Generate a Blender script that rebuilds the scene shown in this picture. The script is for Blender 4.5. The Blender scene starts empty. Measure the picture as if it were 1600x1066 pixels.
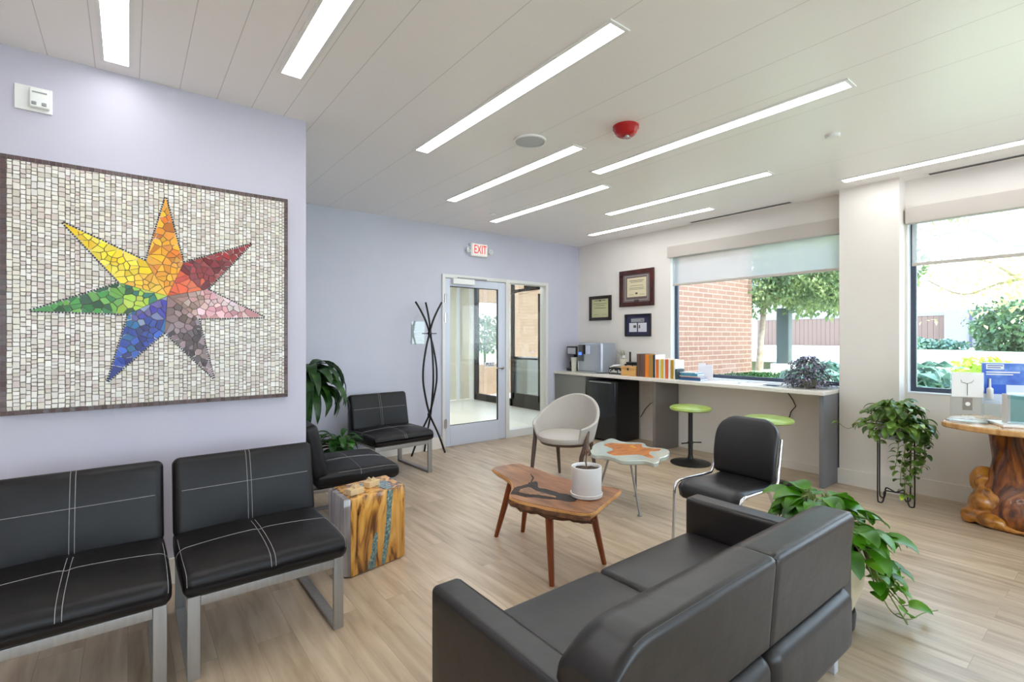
import bpy, math, random
from mathutils import Vector, Matrix, noise
R = math.radians
scene = bpy.context.scene
C = scene.collection
random.seed(7)

# ---------------------------------------------------------------- camera, sky, sun, exposure
cam_d = bpy.data.cameras.new('camera')
cam = bpy.data.objects.new('camera', cam_d); C.objects.link(cam)
cam.location = (0, 0, 1.37)
cam.rotation_euler = (R(90), 0, R(-37.93))
cam_d.sensor_width = 36; cam_d.lens = 17.325
cam_d.shift_y = -5/1600
cam_d.clip_start = .05; cam_d.clip_end = 400
scene.camera = cam

world = bpy.data.worlds.new('sky'); scene.world = world
world.use_nodes = True
wn = world.node_tree.nodes; wl = world.node_tree.links
wbg = wn['Background']
tc = wn.new('ShaderNodeTexCoord'); sp = wn.new('ShaderNodeSeparateXYZ'); cr = wn.new('ShaderNodeValToRGB')
wl.new(tc.outputs['Generated'], sp.inputs[0]); wl.new(sp.outputs['Z'], cr.inputs[0]); wl.new(cr.outputs[0], wbg.inputs[0])
cr.color_ramp.elements[0].position = 0; cr.color_ramp.elements[0].color = (.80, .91, 1, 1)
cr.color_ramp.elements[1].position = .8; cr.color_ramp.elements[1].color = (.42, .66, 1, 1)
wbg.inputs[1].default_value = 3.3

sun_d = bpy.data.lights.new('sun', 'SUN'); sun_d.energy = 4.4; sun_d.angle = R(1.5); sun_d.color = (1, .95, .86)
sun = bpy.data.objects.new('sun', sun_d); C.objects.link(sun)
sun.rotation_euler = Vector((-.02, 1, -1.15)).to_track_quat('-Z', 'Y').to_euler()

vs = scene.view_settings
vs.view_transform = 'Standard'; vs.look = 'None'; vs.gamma = 1; vs.use_curve_mapping = False
vs.exposure = 1.1
LAMP = 7.6
scene.cycles.use_denoising = True
scene.cycles.max_bounces = 10; scene.cycles.diffuse_bounces = 6; scene.cycles.transparent_max_bounces = 16
scene.cycles.sample_clamp_indirect = 6
scene.cycles.caustics_reflective = False; scene.cycles.caustics_refractive = False

# ---------------------------------------------------------------- materials
def srgb(r, g, b):
    f = lambda c: (c/255/12.92) if c/255 <= .04045 else ((c/255+.055)/1.055)**2.4
    return (f(r), f(g), f(b), 1)
class M_: pass
def mat(name, col, rough=.5, metal=0, spec=.5, coat=0):
    m = bpy.data.materials.new(name); m.use_nodes = True
    p = m.node_tree.nodes['Principled BSDF']
    p.inputs['Base Color'].default_value = col; p.inputs['Roughness'].default_value = rough
    p.inputs['Metallic'].default_value = metal; p.inputs['Specular IOR Level'].default_value = spec
    p.inputs['Coat Weight'].default_value = coat
    return m
def nd(m, t, **k):
    n = m.node_tree.nodes.new(t)
    for a, v in k.items(): setattr(n, a, v)
    return n
def lk(m, a, b): m.node_tree.links.new(a, b)
def P(m): return m.node_tree.nodes['Principled BSDF']
def ramp(m, stops):
    r = nd(m, 'ShaderNodeValToRGB'); e = r.color_ramp.elements
    while len(e) < len(stops): e.new(.5)
    for i, (p, c) in enumerate(stops): e[i].position = p; e[i].color = c
    return r
def mapping(m, scale=(1, 1, 1), rot=(0, 0, 0), loc=(0, 0, 0)):
    t = nd(m, 'ShaderNodeTexCoord'); g = nd(m, 'ShaderNodeMapping')
    g.inputs['Scale'].default_value = scale; g.inputs['Rotation'].default_value = rot; g.inputs['Location'].default_value = loc
    lk(m, t.outputs['Object'], g.inputs[0]); return g
def noisy(name, stops, scale=5, stretch=(1, 1, 1), rough=.5, detail=4, bump=0, bscale=None, metal=0, dist=0, spec=.5, coat=0, rot=(0, 0, 0)):
    m = mat(name, stops[0][1], rough, metal, spec, coat)
    g = mapping(m, stretch, rot)
    n = nd(m, 'ShaderNodeTexNoise'); n.inputs['Scale'].default_value = scale; n.inputs['Detail'].default_value = detail
    n.inputs['Distortion'].default_value = dist
    lk(m, g.outputs[0], n.inputs['Vector'])
    r = ramp(m, stops); lk(m, n.outputs['Fac'], r.inputs[0]); lk(m, r.outputs[0], P(m).inputs['Base Color'])
    if bump:
        n2 = n
        if bscale:
            n2 = nd(m, 'ShaderNodeTexNoise'); n2.inputs['Scale'].default_value = bscale; n2.inputs['Detail'].default_value = 3
            lk(m, g.outputs[0], n2.inputs['Vector'])
        b = nd(m, 'ShaderNodeBump'); b.inputs['Strength'].default_value = bump; b.inputs['Distance'].default_value = .01
        lk(m, n2.outputs['Fac'], b.inputs['Height']); lk(m, b.outputs[0], P(m).inputs['Normal'])
    return m
def attr_mat(name, rough=.4, spec=.5, bump=0):
    m = mat(name, (1, 1, 1, 1), rough, 0, spec)
    a = nd(m, 'ShaderNodeAttribute'); a.attribute_name = 'col'
    lk(m, a.outputs['Color'], P(m).inputs['Base Color'])
    return m
def glassy(name, tint=(1, 1, 1, 1), refl=.08, rough=0):
    m = bpy.data.materials.new(name); m.use_nodes = True; nt = m.node_tree; nt.nodes.clear()
    o = nt.nodes.new('ShaderNodeOutputMaterial'); x = nt.nodes.new('ShaderNodeMixShader')
    t = nt.nodes.new('ShaderNodeBsdfTransparent'); g = nt.nodes.new('ShaderNodeBsdfGlossy')
    lw = nt.nodes.new('ShaderNodeLayerWeight'); mu = nt.nodes.new('ShaderNodeMath'); mu.operation = 'MULTIPLY_ADD'
    lw.inputs[0].default_value = .25; mu.inputs[1].default_value = .6; mu.inputs[2].default_value = refl
    t.inputs[0].default_value = tint; g.inputs['Roughness'].default_value = rough
    nt.links.new(lw.outputs['Fresnel'], mu.inputs[0]); nt.links.new(mu.outputs[0], x.inputs[0])
    nt.links.new(t.outputs[0], x.inputs[1]); nt.links.new(g.outputs[0], x.inputs[2]); nt.links.new(x.outputs[0], o.inputs[0])
    return m
def emit(name, col, s):
    m = bpy.data.materials.new(name); m.use_nodes = True; nt = m.node_tree; nt.nodes.clear()
    o = nt.nodes.new('ShaderNodeOutputMaterial'); e = nt.nodes.new('ShaderNodeEmission')
    e.inputs[0].default_value = col; e.inputs[1].default_value = s; nt.links.new(e.outputs[0], o.inputs[0]); return m
def cloth_screen(name, col, opacity=.6):
    m = bpy.data.materials.new(name); m.use_nodes = True; nt = m.node_tree; nt.nodes.clear()
    o = nt.nodes.new('ShaderNodeOutputMaterial'); x = nt.nodes.new('ShaderNodeMixShader'); x2 = nt.nodes.new('ShaderNodeMixShader')
    t = nt.nodes.new('ShaderNodeBsdfTransparent'); d = nt.nodes.new('ShaderNodeBsdfDiffuse'); tl = nt.nodes.new('ShaderNodeBsdfTranslucent')
    d.inputs[0].default_value = col; tl.inputs[0].default_value = col
    x2.inputs[0].default_value = .5; nt.links.new(d.outputs[0], x2.inputs[1]); nt.links.new(tl.outputs[0], x2.inputs[2])
    x.inputs[0].default_value = opacity; nt.links.new(t.outputs[0], x.inputs[1]); nt.links.new(x2.outputs[0], x.inputs[2])
    nt.links.new(x.outputs[0], o.inputs[0]); return m
def leafmat(name, stops, scale=6, rough=.35, trans=.25):
    m = noisy(name, stops, scale, rough=rough, detail=2)
    nt = m.node_tree; o = nt.nodes['Material Output']
    tl = nt.nodes.new('ShaderNodeBsdfTranslucent'); x = nt.nodes.new('ShaderNodeMixShader'); x.inputs[0].default_value = trans
    r = [n for n in nt.nodes if n.type == 'VALTORGB'][0]
    nt.links.new(r.outputs[0], tl.inputs[0]); nt.links.new(P(m).outputs[0], x.inputs[1]); nt.links.new(tl.outputs[0], x.inputs[2])
    nt.links.new(x.outputs[0], o.inputs[0]); return m

wall_left_m = noisy('lavender_paint', [(.3, srgb(190, 186, 201)), (.7, srgb(193, 189, 203))], 3, rough=.5, bump=.05, bscale=150)
wall_door_m = noisy('blue_grey_paint', [(.3, srgb(197, 198, 211)), (.7, srgb(200, 201, 214))], 3, rough=.5, bump=.05, bscale=150)
wall_win_m = noisy('warm_white_paint', [(.3, srgb(231, 225, 218)), (.7, srgb(234, 228, 221))], 3, rough=.5, bump=.05, bscale=150)
white_trim = mat('white_trim', srgb(232, 227, 218), .4)
bright_trim = mat('bright_white_trim', srgb(240, 242, 245), .5)

def ceiling_material():
    m = mat('linear_panel_ceiling', srgb(244, 240, 238), .32)
    t = nd(m, 'ShaderNodeTexCoord'); s = nd(m, 'ShaderNodeSeparateXYZ'); lk(m, t.outputs['Object'], s.inputs[0])
    def mt(op, a, b=None, c=None):
        n = nd(m, 'ShaderNodeMath', operation=op)
        for i, v in enumerate((a, b, c)):
            if v is None: continue
            if isinstance(v, (int, float)): n.inputs[i].default_value = v
            else: lk(m, v, n.inputs[i])
        return n.outputs[0]
    u = mt('DIVIDE', mt('ADD', s.outputs['X'], .133), .1815)
    f = mt('FRACT', u); e = mt('MINIMUM', f, mt('SUBTRACT', 1, f))
    line = mt('LESS_THAN', e, .009)
    wn_ = nd(m, 'ShaderNodeTexWhiteNoise', noise_dimensions='1D'); lk(m, mt('ROUND', u), wn_.inputs['W'])
    # boards close tightly in most joints, open a hair in others; joints near the left wall stand open
    opn = mt('MAXIMUM', mt('GREATER_THAN', wn_.outputs['Value'], .62), mt('LESS_THAN', s.outputs['X'], .95))
    k = mt('MULTIPLY', line, mt('MULTIPLY_ADD', opn, .34, .03))
    mx = nd(m, 'ShaderNodeMix', data_type='RGBA'); lk(m, k, mx.inputs[0])
    mx.inputs[6].default_value = srgb(244, 240, 238); mx.inputs[7].default_value = srgb(40, 38, 38)
    lk(m, mx.outputs[2], P(m).inputs['Base Color'])
    return m
ceil_m = ceiling_material()

def floor_material():
    m = mat('oak_vinyl_plank', srgb(190, 165, 135), .34, spec=.5)
    g = mapping(m, (1, 1, 1), (0, 0, R(90)))
    b = nd(m, 'ShaderNodeTexBrick'); b.offset = .37; b.inputs['Scale'].default_value = 1
    b.inputs['Brick Width'].default_value = 1.22; b.inputs['Row Height'].default_value = .152; b.inputs['Mortar Size'].default_value = .0012
    b.inputs['Color1'].default_value = (0, 0, 0, 1); b.inputs['Color2'].default_value = (1, 1, 1, 1); b.inputs['Mortar'].default_value = (.35, .35, .35, 1)
    b.inputs['Mortar Smooth'].default_value = .3
    lk(m, g.outputs[0], b.inputs['Vector'])
    g2 = mapping(m, (9, .9, 1))
    n = nd(m, 'ShaderNodeTexNoise'); n.inputs['Scale'].default_value = 2.2; n.inputs['Detail'].default_value = 6; n.inputs['Distortion'].default_value = .5
    av = nd(m, 'ShaderNodeVectorMath', operation='ADD'); sc = nd(m, 'ShaderNodeVectorMath', operation='SCALE'); sc.inputs['Scale'].default_value = 7
    lk(m, b.outputs['Color'], sc.inputs[0]); lk(m, g2.outputs[0], av.inputs[0]); lk(m, sc.outputs[0], av.inputs[1]); lk(m, av.outputs[0], n.inputs['Vector'])
    r = ramp(m, [(.25, srgb(160, 138, 114)), (.5, srgb(190, 170, 145)), (.8, srgb(212, 196, 173))]); lk(m, n.outputs['Fac'], r.inputs[0])
    r2 = ramp(m, [(0, (.84, .82, .79, 1)), (1, (1.04, 1.03, 1.02, 1))]); lk(m, b.outputs['Color'], r2.inputs[0])
    mx = nd(m, 'ShaderNodeMix', data_type='RGBA', blend_type='MULTIPLY'); mx.inputs[0].default_value = 1
    lk(m, r.outputs[0], mx.inputs[6]); lk(m, r2.outputs[0], mx.inputs[7])
    mo = nd(m, 'ShaderNodeMix', data_type='RGBA'); lk(m, b.outputs['Fac'], mo.inputs[0]); lk(m, mx.outputs[2], mo.inputs[6]); mo.inputs[7].default_value = srgb(158, 138, 118)
    lk(m, mo.outputs[2], P(m).inputs['Base Color'])
    bp = nd(m, 'ShaderNodeBump'); bp.inputs['Strength'].default_value = .12; bp.inputs['Distance'].default_value = .004
    lk(m, n.outputs['Fac'], bp.inputs['Height']); lk(m, bp.outputs[0], P(m).inputs['Normal'])
    return m
floor_m = floor_material()

def brick_material(name, c1, c2, mortar, rotx=True):
    m = mat(name, c1, .8)
    t = nd(m, 'ShaderNodeTexCoord'); s = nd(m, 'ShaderNodeSeparateXYZ'); c = nd(m, 'ShaderNodeCombineXYZ')
    lk(m, t.outputs['Object'], s.inputs[0])
    a = nd(m, 'ShaderNodeMath', operation='ADD'); lk(m, s.outputs['X'], a.inputs[0]); lk(m, s.outputs['Y'], a.inputs[1])
    lk(m, a.outputs[0], c.inputs['X']); lk(m, s.outputs['Z'], c.inputs['Y'])
    b = nd(m, 'ShaderNodeTexBrick'); b.inputs['Scale'].default_value = 1; b.inputs['Brick Width'].default_value = .3; b.inputs['Row Height'].default_value = .082
    b.inputs['Mortar Size'].default_value = .008; b.inputs['Color1'].default_value = c1; b.inputs['Color2'].default_value = c2; b.inputs['Mortar'].default_value = mortar
    lk(m, c.outputs[0], b.inputs['Vector']); lk(m, b.outputs['Color'], P(m).inputs['Base Color'])
    return m
brick_m = brick_material('pink_tan_brick', srgb(116, 84, 70), srgb(124, 92, 78), srgb(150, 128, 114))
brick2_m = brick_material('tan_brick', srgb(160, 124, 96), srgb(170, 134, 106), srgb(176, 152, 128))

leather = noisy('black_leather', [(.3, srgb(17, 14, 15)), (.7, srgb(21, 18, 19))], 30, rough=.42, bump=.3, bscale=9, spec=.32)
sofa_leather = noisy('charcoal_leather', [(.3, srgb(30, 27, 27)), (.7, srgb(34, 31, 31))], 20, rough=.36, bump=.25, bscale=8, spec=.5)
vinyl = noisy('black_vinyl', [(.3, srgb(26, 25, 27)), (.7, srgb(30, 29, 31))], 30, rough=.38, bump=.05, bscale=60)
stitch_m = mat('grey_thread', srgb(150, 146, 146), .6)
dthread = mat('dark_thread', srgb(70, 66, 66), .6)
steel_frame = noisy('brushed_steel', [(.3, srgb(150, 147, 144)), (.7, srgb(162, 159, 156))], 60, (1, 1, .05), .38, metal=.55)
chrome = mat('chrome', srgb(215, 215, 218), .12, 1)
alu = mat('brushed_aluminium', srgb(196, 199, 206), .38, .35)
alu_white = mat('silver_white_frame', srgb(222, 222, 220), .4, .1)
dark_frame = mat('dark_anodised_frame', srgb(72, 80, 94), .4, .3)
bronze = mat('dark_bronze_frame', srgb(52, 48, 46), .45, .3)
glass_m = glassy('window_glass', (.97, .985, .98, 1), .03)
acrylic = glassy('clear_acrylic', (.93, .96, .97, 1), .08)
shade_m = cloth_screen('roller_screen', srgb(212, 211, 212), .52)
shade2_m = cloth_screen('roller_screen_pale', srgb(214, 214, 214), .5)
valance_m = mat('valance', srgb(192, 184, 176), .6)
lamp_m = emit('led_diffuser', (.97, .985, 1, 1), LAMP)
white_p = mat('white_plastic', srgb(236, 236, 234), .35)
grey_p = mat('grey_plastic', srgb(150, 152, 152), .4)
black_p = mat('black_plastic', srgb(22, 22, 24), .3)
black_metal = mat('black_metal', srgb(24, 22, 22), .4, .2)
cab_m = mat('grey_green_laminate', srgb(128, 129, 124), .5)
panel_m = noisy('taupe_grey_laminate', [(.3, srgb(110, 103, 98)), (.7, srgb(114, 107, 102))], 8, rough=.55)
panel2_m = noisy('grey_laminate', [(.3, srgb(112, 112, 117)), (.7, srgb(116, 116, 121))], 8, rough=.45)
top_m = noisy('white_quartz', [(.4, srgb(226, 220, 212)), (.7, srgb(232, 227, 220))], 40, rough=.25)
walnut = noisy('walnut', [(.25, srgb(88, 52, 30)), (.45, srgb(134, 86, 52)), (.62, srgb(158, 106, 68)), (.8, srgb(182, 130, 88))], 2.6, (9, 1.1, 9), .32, 6, .15, 30, dist=1.2, rot=(0, 0, R(14)))
sapwood = noisy('sapwood_edge', [(.3, srgb(176, 120, 62)), (.6, srgb(206, 152, 88)), (.8, srgb(120, 76, 42))], 9, rough=.4)
bark = noisy('dark_bark', [(.3, srgb(12, 8, 6)), (.58, srgb(34, 21, 15)), (.8, srgb(96, 64, 44))], 14, (3, 1, 3), .7, 6, .8)
leg_wood = noisy('reddish_leg_wood', [(.3, srgb(112, 50, 20)), (.7, srgb(142, 70, 30))], 5, (8, 8, .6), .35)
spalt = noisy('spalted_gold_wood', [(.30, srgb(34, 18, 10)), (.40, srgb(122, 74, 28)), (.50, srgb(196, 138, 58)), (.68, srgb(222, 170, 88)), (.85, srgb(178, 116, 44))], 4.2, (2.6, 2.6, .75), .22, 8, .1, dist=2.2, coat=.5)
teal_resin = noisy('teal_pebble_resin', [(.3, srgb(52, 74, 76)), (.5, srgb(96, 124, 122)), (.62, srgb(120, 146, 140)), (.7, srgb(196, 190, 160))], 70, rough=.2, coat=.6)
clear_resin = noisy('smoky_clear_resin', [(.3, srgb(98, 88, 84)), (.5, srgb(146, 138, 136)), (.7, srgb(178, 172, 172))], 3, (9, 9, .5), .12, coat=.6)
green_resin = mat('pale_green_resin', srgb(216, 227, 216), .15, coat=.5)
P(green_resin).inputs['Transmission Weight'].default_value = .35; P(green_resin).inputs['Subsurface Weight'].default_value = .2
orange_wood = noisy('orange_root_wood', [(.3, srgb(132, 70, 26)), (.5, srgb(184, 108, 48)), (.7, srgb(206, 132, 66))], 8, (1, 3, 1), .3, 5, dist=1)
stump_m = noisy('polished_root_wood', [(.30, srgb(30, 16, 10)), (.42, srgb(84, 42, 18)), (.55, srgb(140, 78, 30)), (.72, srgb(186, 116, 48))], 3.2, (2.2, 2.2, .8), .3, 7, .5, dist=2.5, coat=.3)
stump2_m = noisy('golden_root_wood', [(.34, srgb(110, 62, 20)), (.5, srgb(178, 116, 44)), (.75, srgb(206, 150, 70))], 7, rough=.3, detail=6, bump=.3, dist=1.5, coat=.3)
slab_m = noisy('pale_live_edge_slab', [(.3, srgb(176, 122, 66)), (.6, srgb(214, 168, 112)), (.8, srgb(226, 186, 136))], 3, (1, 5, 1), .25, 5, dist=.8, coat=.4)
fabric = noisy('beige_fabric', [(.3, srgb(176, 170, 162)), (.7, srgb(184, 178, 170))], 120, rough=.85, bump=.15, bscale=300)
dark_wood = mat('dark_brown_wood', srgb(84, 66, 58), .45)
green_vinyl = noisy('lime_green_vinyl', [(.35, srgb(162, 182, 74)), (.65, srgb(176, 206, 142))], 4, rough=.35)
ceramic = mat('white_ceramic', srgb(222, 218, 214), .45)
cream_pot = mat('cream_pot', srgb(196, 182, 152), .5)
soil = noisy('soil', [(.35, srgb(30, 22, 18)), (.6, srgb(84, 64, 50))], 60, rough=.95, bump=1)
stem_m = mat('stem_green', srgb(118, 132, 66), .5)
twig_m = mat('dry_twig', srgb(108, 88, 74), .8)
pothos_m = leafmat('pothos_leaf', [(.35, srgb(40, 88, 8)), (.5, srgb(70, 130, 12)), (.7, srgb(116, 168, 30))], 5)
pothos2_m = leafmat('hanging_leaf', [(.35, srgb(46, 72, 24)), (.5, srgb(84, 116, 42)), (.62, srgb(116, 148, 58)), (.74, srgb(176, 204, 60))], 7)
drac_m = leafmat('dark_strap_leaf', [(.35, srgb(24, 54, 22)), (.55, srgb(40, 78, 32)), (.75, srgb(86, 122, 44))], 6)
purple_m = leafmat('purple_leaf', [(.35, srgb(52, 44, 58)), (.48, srgb(96, 100, 70)), (.58, srgb(142, 126, 160)), (.72, srgb(214, 208, 222))], 30)
lily_m = leafmat('peace_lily_leaf', [(.4, srgb(34, 78, 24)), (.7, srgb(66, 116, 42))], 8)
tree_m = leafmat('sunlit_tree_leaf', [(.35, srgb(82, 104, 66)), (.5, srgb(116, 136, 88)), (.7, srgb(158, 170, 112))], 2.5, .6, .35)
tree2_m = leafmat('yellow_tree_leaf', [(.35, srgb(196, 200, 130)), (.6, srgb(226, 226, 170)), (.8, srgb(214, 200, 60))], 3, .6, .35)
bush_m = leafmat('green_bush_leaf', [(.35, srgb(58, 84, 58)), (.6, srgb(88, 116, 76)), (.8, srgb(140, 156, 100))], 2, .6)
hosta_m = leafmat('blue_green_leaf', [(.35, srgb(70, 104, 92)), (.6, srgb(130, 164, 144)), (.8, srgb(196, 216, 196))], 5, .5)
lawn_m = noisy('lawn', [(.35, srgb(194, 201, 158)), (.65, srgb(214, 219, 182))], 2, rough=.9)
grass_m = leafmat('low_green_groundcover', [(.35, srgb(34, 70, 26)), (.65, srgb(56, 98, 38))], 6, .7)
pave_m = noisy('concrete', [(.35, srgb(222, 219, 214)), (.65, srgb(232, 229, 225))], 1.5, rough=.9)
mauve_m = mat('mauve_boards', srgb(124, 98, 94), .8)
palemauve = mat('pale_lilac_boards', srgb(142, 134, 146), .8)
trunk_m = noisy('pale_bark', [(.35, srgb(140, 120, 104)), (.65, srgb(176, 156, 138))], 8, rough=.9)
tile_m = mat('pale_floor_tile', srgb(226, 220, 204), .3)
cream_m = mat('cream_paint', srgb(226, 220, 200), .6)
mat_m = mat('slate_blue_mat', srgb(92, 104, 122), .8)

# ---------------------------------------------------------------- mesh building
class B:
    def __init__(s): s.v = []; s.f = []; s.c = []
    def add(s, vs, fs, col=None):
        o = len(s.v); s.v += [Vector(v) for v in vs]; s.f += [tuple(i+o for i in f) for f in fs]
        s.c += [col]*len(fs); return s
    def box(s, x0, x1, y0, y1, z0, z1, col=None, bev=0):
        if bev: return s.rbox(((x0+x1)/2, (y0+y1)/2, (z0+z1)/2), (abs(x1-x0)/2, abs(y1-y0)/2, abs(z1-z0)/2), bev, 2, 1, col=col)
        vs = [(x, y, z) for x in (x0, x1) for y in (y0, y1) for z in (z0, z1)]
        return s.add(vs, [(0, 1, 3, 2), (4, 6, 7, 5), (0, 4, 5, 1), (2, 3, 7, 6), (0, 2, 6, 4), (1, 5, 7, 3)], col)
    def rbox(s, c, h, r, k=3, n=6, f=None, col=None):
        def line(H):
            a = [-H+r*(1-math.cos(i/k*math.pi/2)) if False else -H+r*i/k for i in range(k+1)]
            mid = [(-H+r)+(2*(H-r))*i/n for i in range(1, n)]
            return a+mid+[-x for x in reversed(a)]
        L = [line(x) for x in h]; idx = {}
        vs = []; fs = []
        def V(p):
            key = tuple(round(q, 6) for q in p)
            if key in idx: return idx[key]
            inn = [max(-(h[i]-r), min(h[i]-r, p[i])) for i in range(3)]
            d = Vector([p[i]-inn[i] for i in range(3)])
            # spread samples evenly over the rounding
            d2 = Vector([math.tan(x/r*math.pi/4)*r if abs(x) > 0 else 0 for x in d])
            if d2.length > 1e-9: d = d2.normalized()*r
            q = Vector(inn)+d
            if f: q = f(q)
            idx[key] = len(vs); vs.append(q+Vector(c)); return idx[key]
        for ax in range(3):
            a, b = [(1, 2), (2, 0), (0, 1)][ax]
            for sgn in (-1, 1):
                for i in range(len(L[a])-1):
                    for j in range(len(L[b])-1):
                        q = []
                        for (ii, jj) in ((i, j), (i+1, j), (i+1, j+1), (i, j+1)):
                            p = [0, 0, 0]; p[ax] = sgn*h[ax]; p[a] = L[a][ii]; p[b] = L[b][jj]; q.append(V(p))
                        if sgn < 0: q.reverse()
                        if len(set(q)) > 2: fs.append(tuple(dict.fromkeys(q)))
        return s.add(vs, fs, col)
    def tube(s, pts, r, n=8, cap=True, col=None):
        pts = [Vector(p) for p in pts]; rs = r if isinstance(r, (list, tuple)) else [r]*len(pts)
        vs = []; fs = []; up = None
        for i, p in enumerate(pts):
            t = (pts[min(i+1, len(pts)-1)]-pts[max(i-1, 0)]).normalized()
            if up is None: up = Vector((0, 0, 1)) if abs(t.z) < .9 else Vector((1, 0, 0))
            a = t.cross(up)
            if a.length < 1e-6: a = t.cross(Vector((0, 1, .1)))
            a.normalize(); b = a.cross(t).normalized(); up = b
            for k in range(n):
                th = 2*math.pi*k/n; vs.append(p+(a*math.cos(th)+b*math.sin(th))*rs[i])
        for i in range(len(pts)-1):
            for k in range(n):
                k2 = (k+1) % n; fs.append((i*n+k, i*n+k2, (i+1)*n+k2, (i+1)*n+k))
        if cap: fs.append(tuple(range(n-1, -1, -1))); fs.append(tuple((len(pts)-1)*n+k for k in range(n)))
        return s.add(vs, fs, col)
    def lathe(s, prof, c=(0, 0, 0), n=32, sx=1, sy=1, f=None, col=None, cap=True):
        vs = []; fs = []
        for (r, z) in prof:
            for k in range(n):
                th = 2*math.pi*k/n; p = Vector((r*math.cos(th)*sx, r*math.sin(th)*sy, z))
                if f: p = f(p, th)
                vs.append(p+Vector(c))
        for i in range(len(prof)-1):
            for k in range(n):
                k2 = (k+1) % n; fs.append((i*n+k, i*n+k2, (i+1)*n+k2, (i+1)*n+k))
        if cap:
            if prof[0][0] > 1e-4: fs.append(tuple(range(n-1, -1, -1)))
            if prof[-1][0] > 1e-4: fs.append(tuple((len(prof)-1)*n+k for k in range(n)))
        return s.add(vs, fs, col)
    def prism(s, out, z0, z1, bev=0, col=None):
        area = sum(out[i][0]*out[(i+1) % len(out)][1]-out[(i+1) % len(out)][0]*out[i][1] for i in range(len(out)))
        if area < 0: out = out[::-1]
        n = len(out)
        rings = [(0, z0), (0, z1)] if not bev else [(bev, z0), (0, z0+bev), (0, z1-bev), (bev, z1)]
        vs = []
        for ins, z in rings:
            for i in range(n):
                p = Vector(out[i]); a = (p-Vector(out[i-1])).normalized(); b = (Vector(out[(i+1) % n])-p).normalized()
                nn = Vector((-(a.y+b.y), a.x+b.x))
                if nn.length > 1e-6: nn.normalize()
                vs.append((p.x+nn.x*ins, p.y+nn.y*ins, z))
        fs = []
        for j in range(len(rings)-1):
            for i in range(n):
                k = (i+1) % n; fs.append((j*n+i, j*n+k, (j+1)*n+k, (j+1)*n+i))
        fs.append(tuple(range(n-1, -1, -1))); fs.append(tuple((len(rings)-1)*n+i for i in range(n)))
        return s.add(vs, fs, col)
    def xf(s, M, start=0):
        for i in range(start, len(s.v)): s.v[i] = M @ s.v[i]
        return s

def setp(o, label=None, cat=None, group=None, kind=None):
    if label: o['label'] = label
    if cat: o['category'] = cat
    if group: o['group'] = group
    if kind: o['kind'] = kind
    return o
def thing(name, loc, label, cat, group=None, rot=0):
    o = bpy.data.objects.new(name, None); C.objects.link(o); o.location = loc; o.rotation_euler = (0, 0, rot)
    o.empty_display_size = .1
    return setp(o, label, cat, group)
def make(name, b, m, parent=None, world=False, ang=40, label=None, cat=None, group=None, kind=None, flat=False, mods=None):
    me = bpy.data.meshes.new(name)
    vs = b.v; loc = Vector((0, 0, 0))
    if world and parent is not None:
        p = parent; T = Matrix()
        while p is not None:
            T = Matrix.Translation(p.location) @ Matrix.Rotation(p.rotation_euler.z, 4, 'Z') @ T if p.type == 'EMPTY' else Matrix.Translation(p.location) @ T
            p = p.parent
        Ti = T.inverted(); vs = [Ti @ v for v in vs]
    elif parent is None and vs and kind != 'structure':
        xs = [v.x for v in vs]; ys = [v.y for v in vs]; zs = [v.z for v in vs]
        loc = Vector(((min(xs)+max(xs))/2, (min(ys)+max(ys))/2, min(zs))); vs = [v-loc for v in vs]
    me.from_pydata([tuple(v) for v in vs], [], b.f); me.update()
    if any(c is not None for c in b.c):
        a = me.color_attributes.new('col', 'FLOAT_COLOR', 'CORNER')
        i = 0
        for pol, c in zip(me.polygons, b.c):
            for _ in pol.loop_indices: a.data[i].color = c or (1, 1, 1, 1); i += 1
    me.materials.append(m)
    if not flat:
        me.polygons.foreach_set('use_smooth', [True]*len(me.polygons))
        try: me.set_sharp_from_angle(angle=R(ang))
        except Exception: pass
    o = bpy.data.objects.new(name, me); C.objects.link(o); o.location = loc
    if parent is not None: o.parent = parent
    return setp(o, label, cat, group, kind)
def struct(name, b, m, parent=None, **k): return make(name, b, m, parent, kind='structure', flat=True, **k)
def text(name, s, size, m, parent, M, ext=.001, world=True, sx=1):
    cu = bpy.data.curves.new(name, 'FONT'); cu.body = s; cu.size = size; cu.extrude = ext; cu.align_x = 'CENTER'; cu.align_y = 'CENTER'
    t = bpy.data.objects.new(name, cu); C.objects.link(t)
    dg = bpy.context.evaluated_depsgraph_get(); me = bpy.data.meshes.new_from_object(t.evaluated_get(dg))
    b = B(); b.add([(v.co.x*sx, v.co.y, v.co.z) for v in me.vertices], [tuple(p.vertices) for p in me.polygons]); b.xf(M)
    bpy.data.objects.remove(t); bpy.data.curves.remove(cu)
    return make(name, b, m, parent, world=world, flat=True)
# frames for lettering: facing -x (on the window wall) and facing -y (on the walls ahead)
def face_mx(x, y, z): return Matrix.Translation((x, y, z)) @ Matrix(((0, 0, -1, 0), (-1, 0, 0, 0), (0, 1, 0, 0), (0, 0, 0, 1)))
def face_my(x, y, z): return Matrix.Translation((x, y, z)) @ Matrix(((1, 0, 0, 0), (0, 0, -1, 0), (0, 1, 0, 0), (0, 0, 0, 1)))
def dup(root, loc, rot, label, group=None):
    r = root.copy(); C.objects.link(r); r.location = loc; r.rotation_euler = (0, 0, rot)
    setp(r, label, None, group)
    for ch in list(root.children):
        c = ch.copy(); C.objects.link(c); c.parent = r
        for g in list(ch.children):
            d = g.copy(); C.objects.link(d); d.parent = c
    return r

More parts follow.
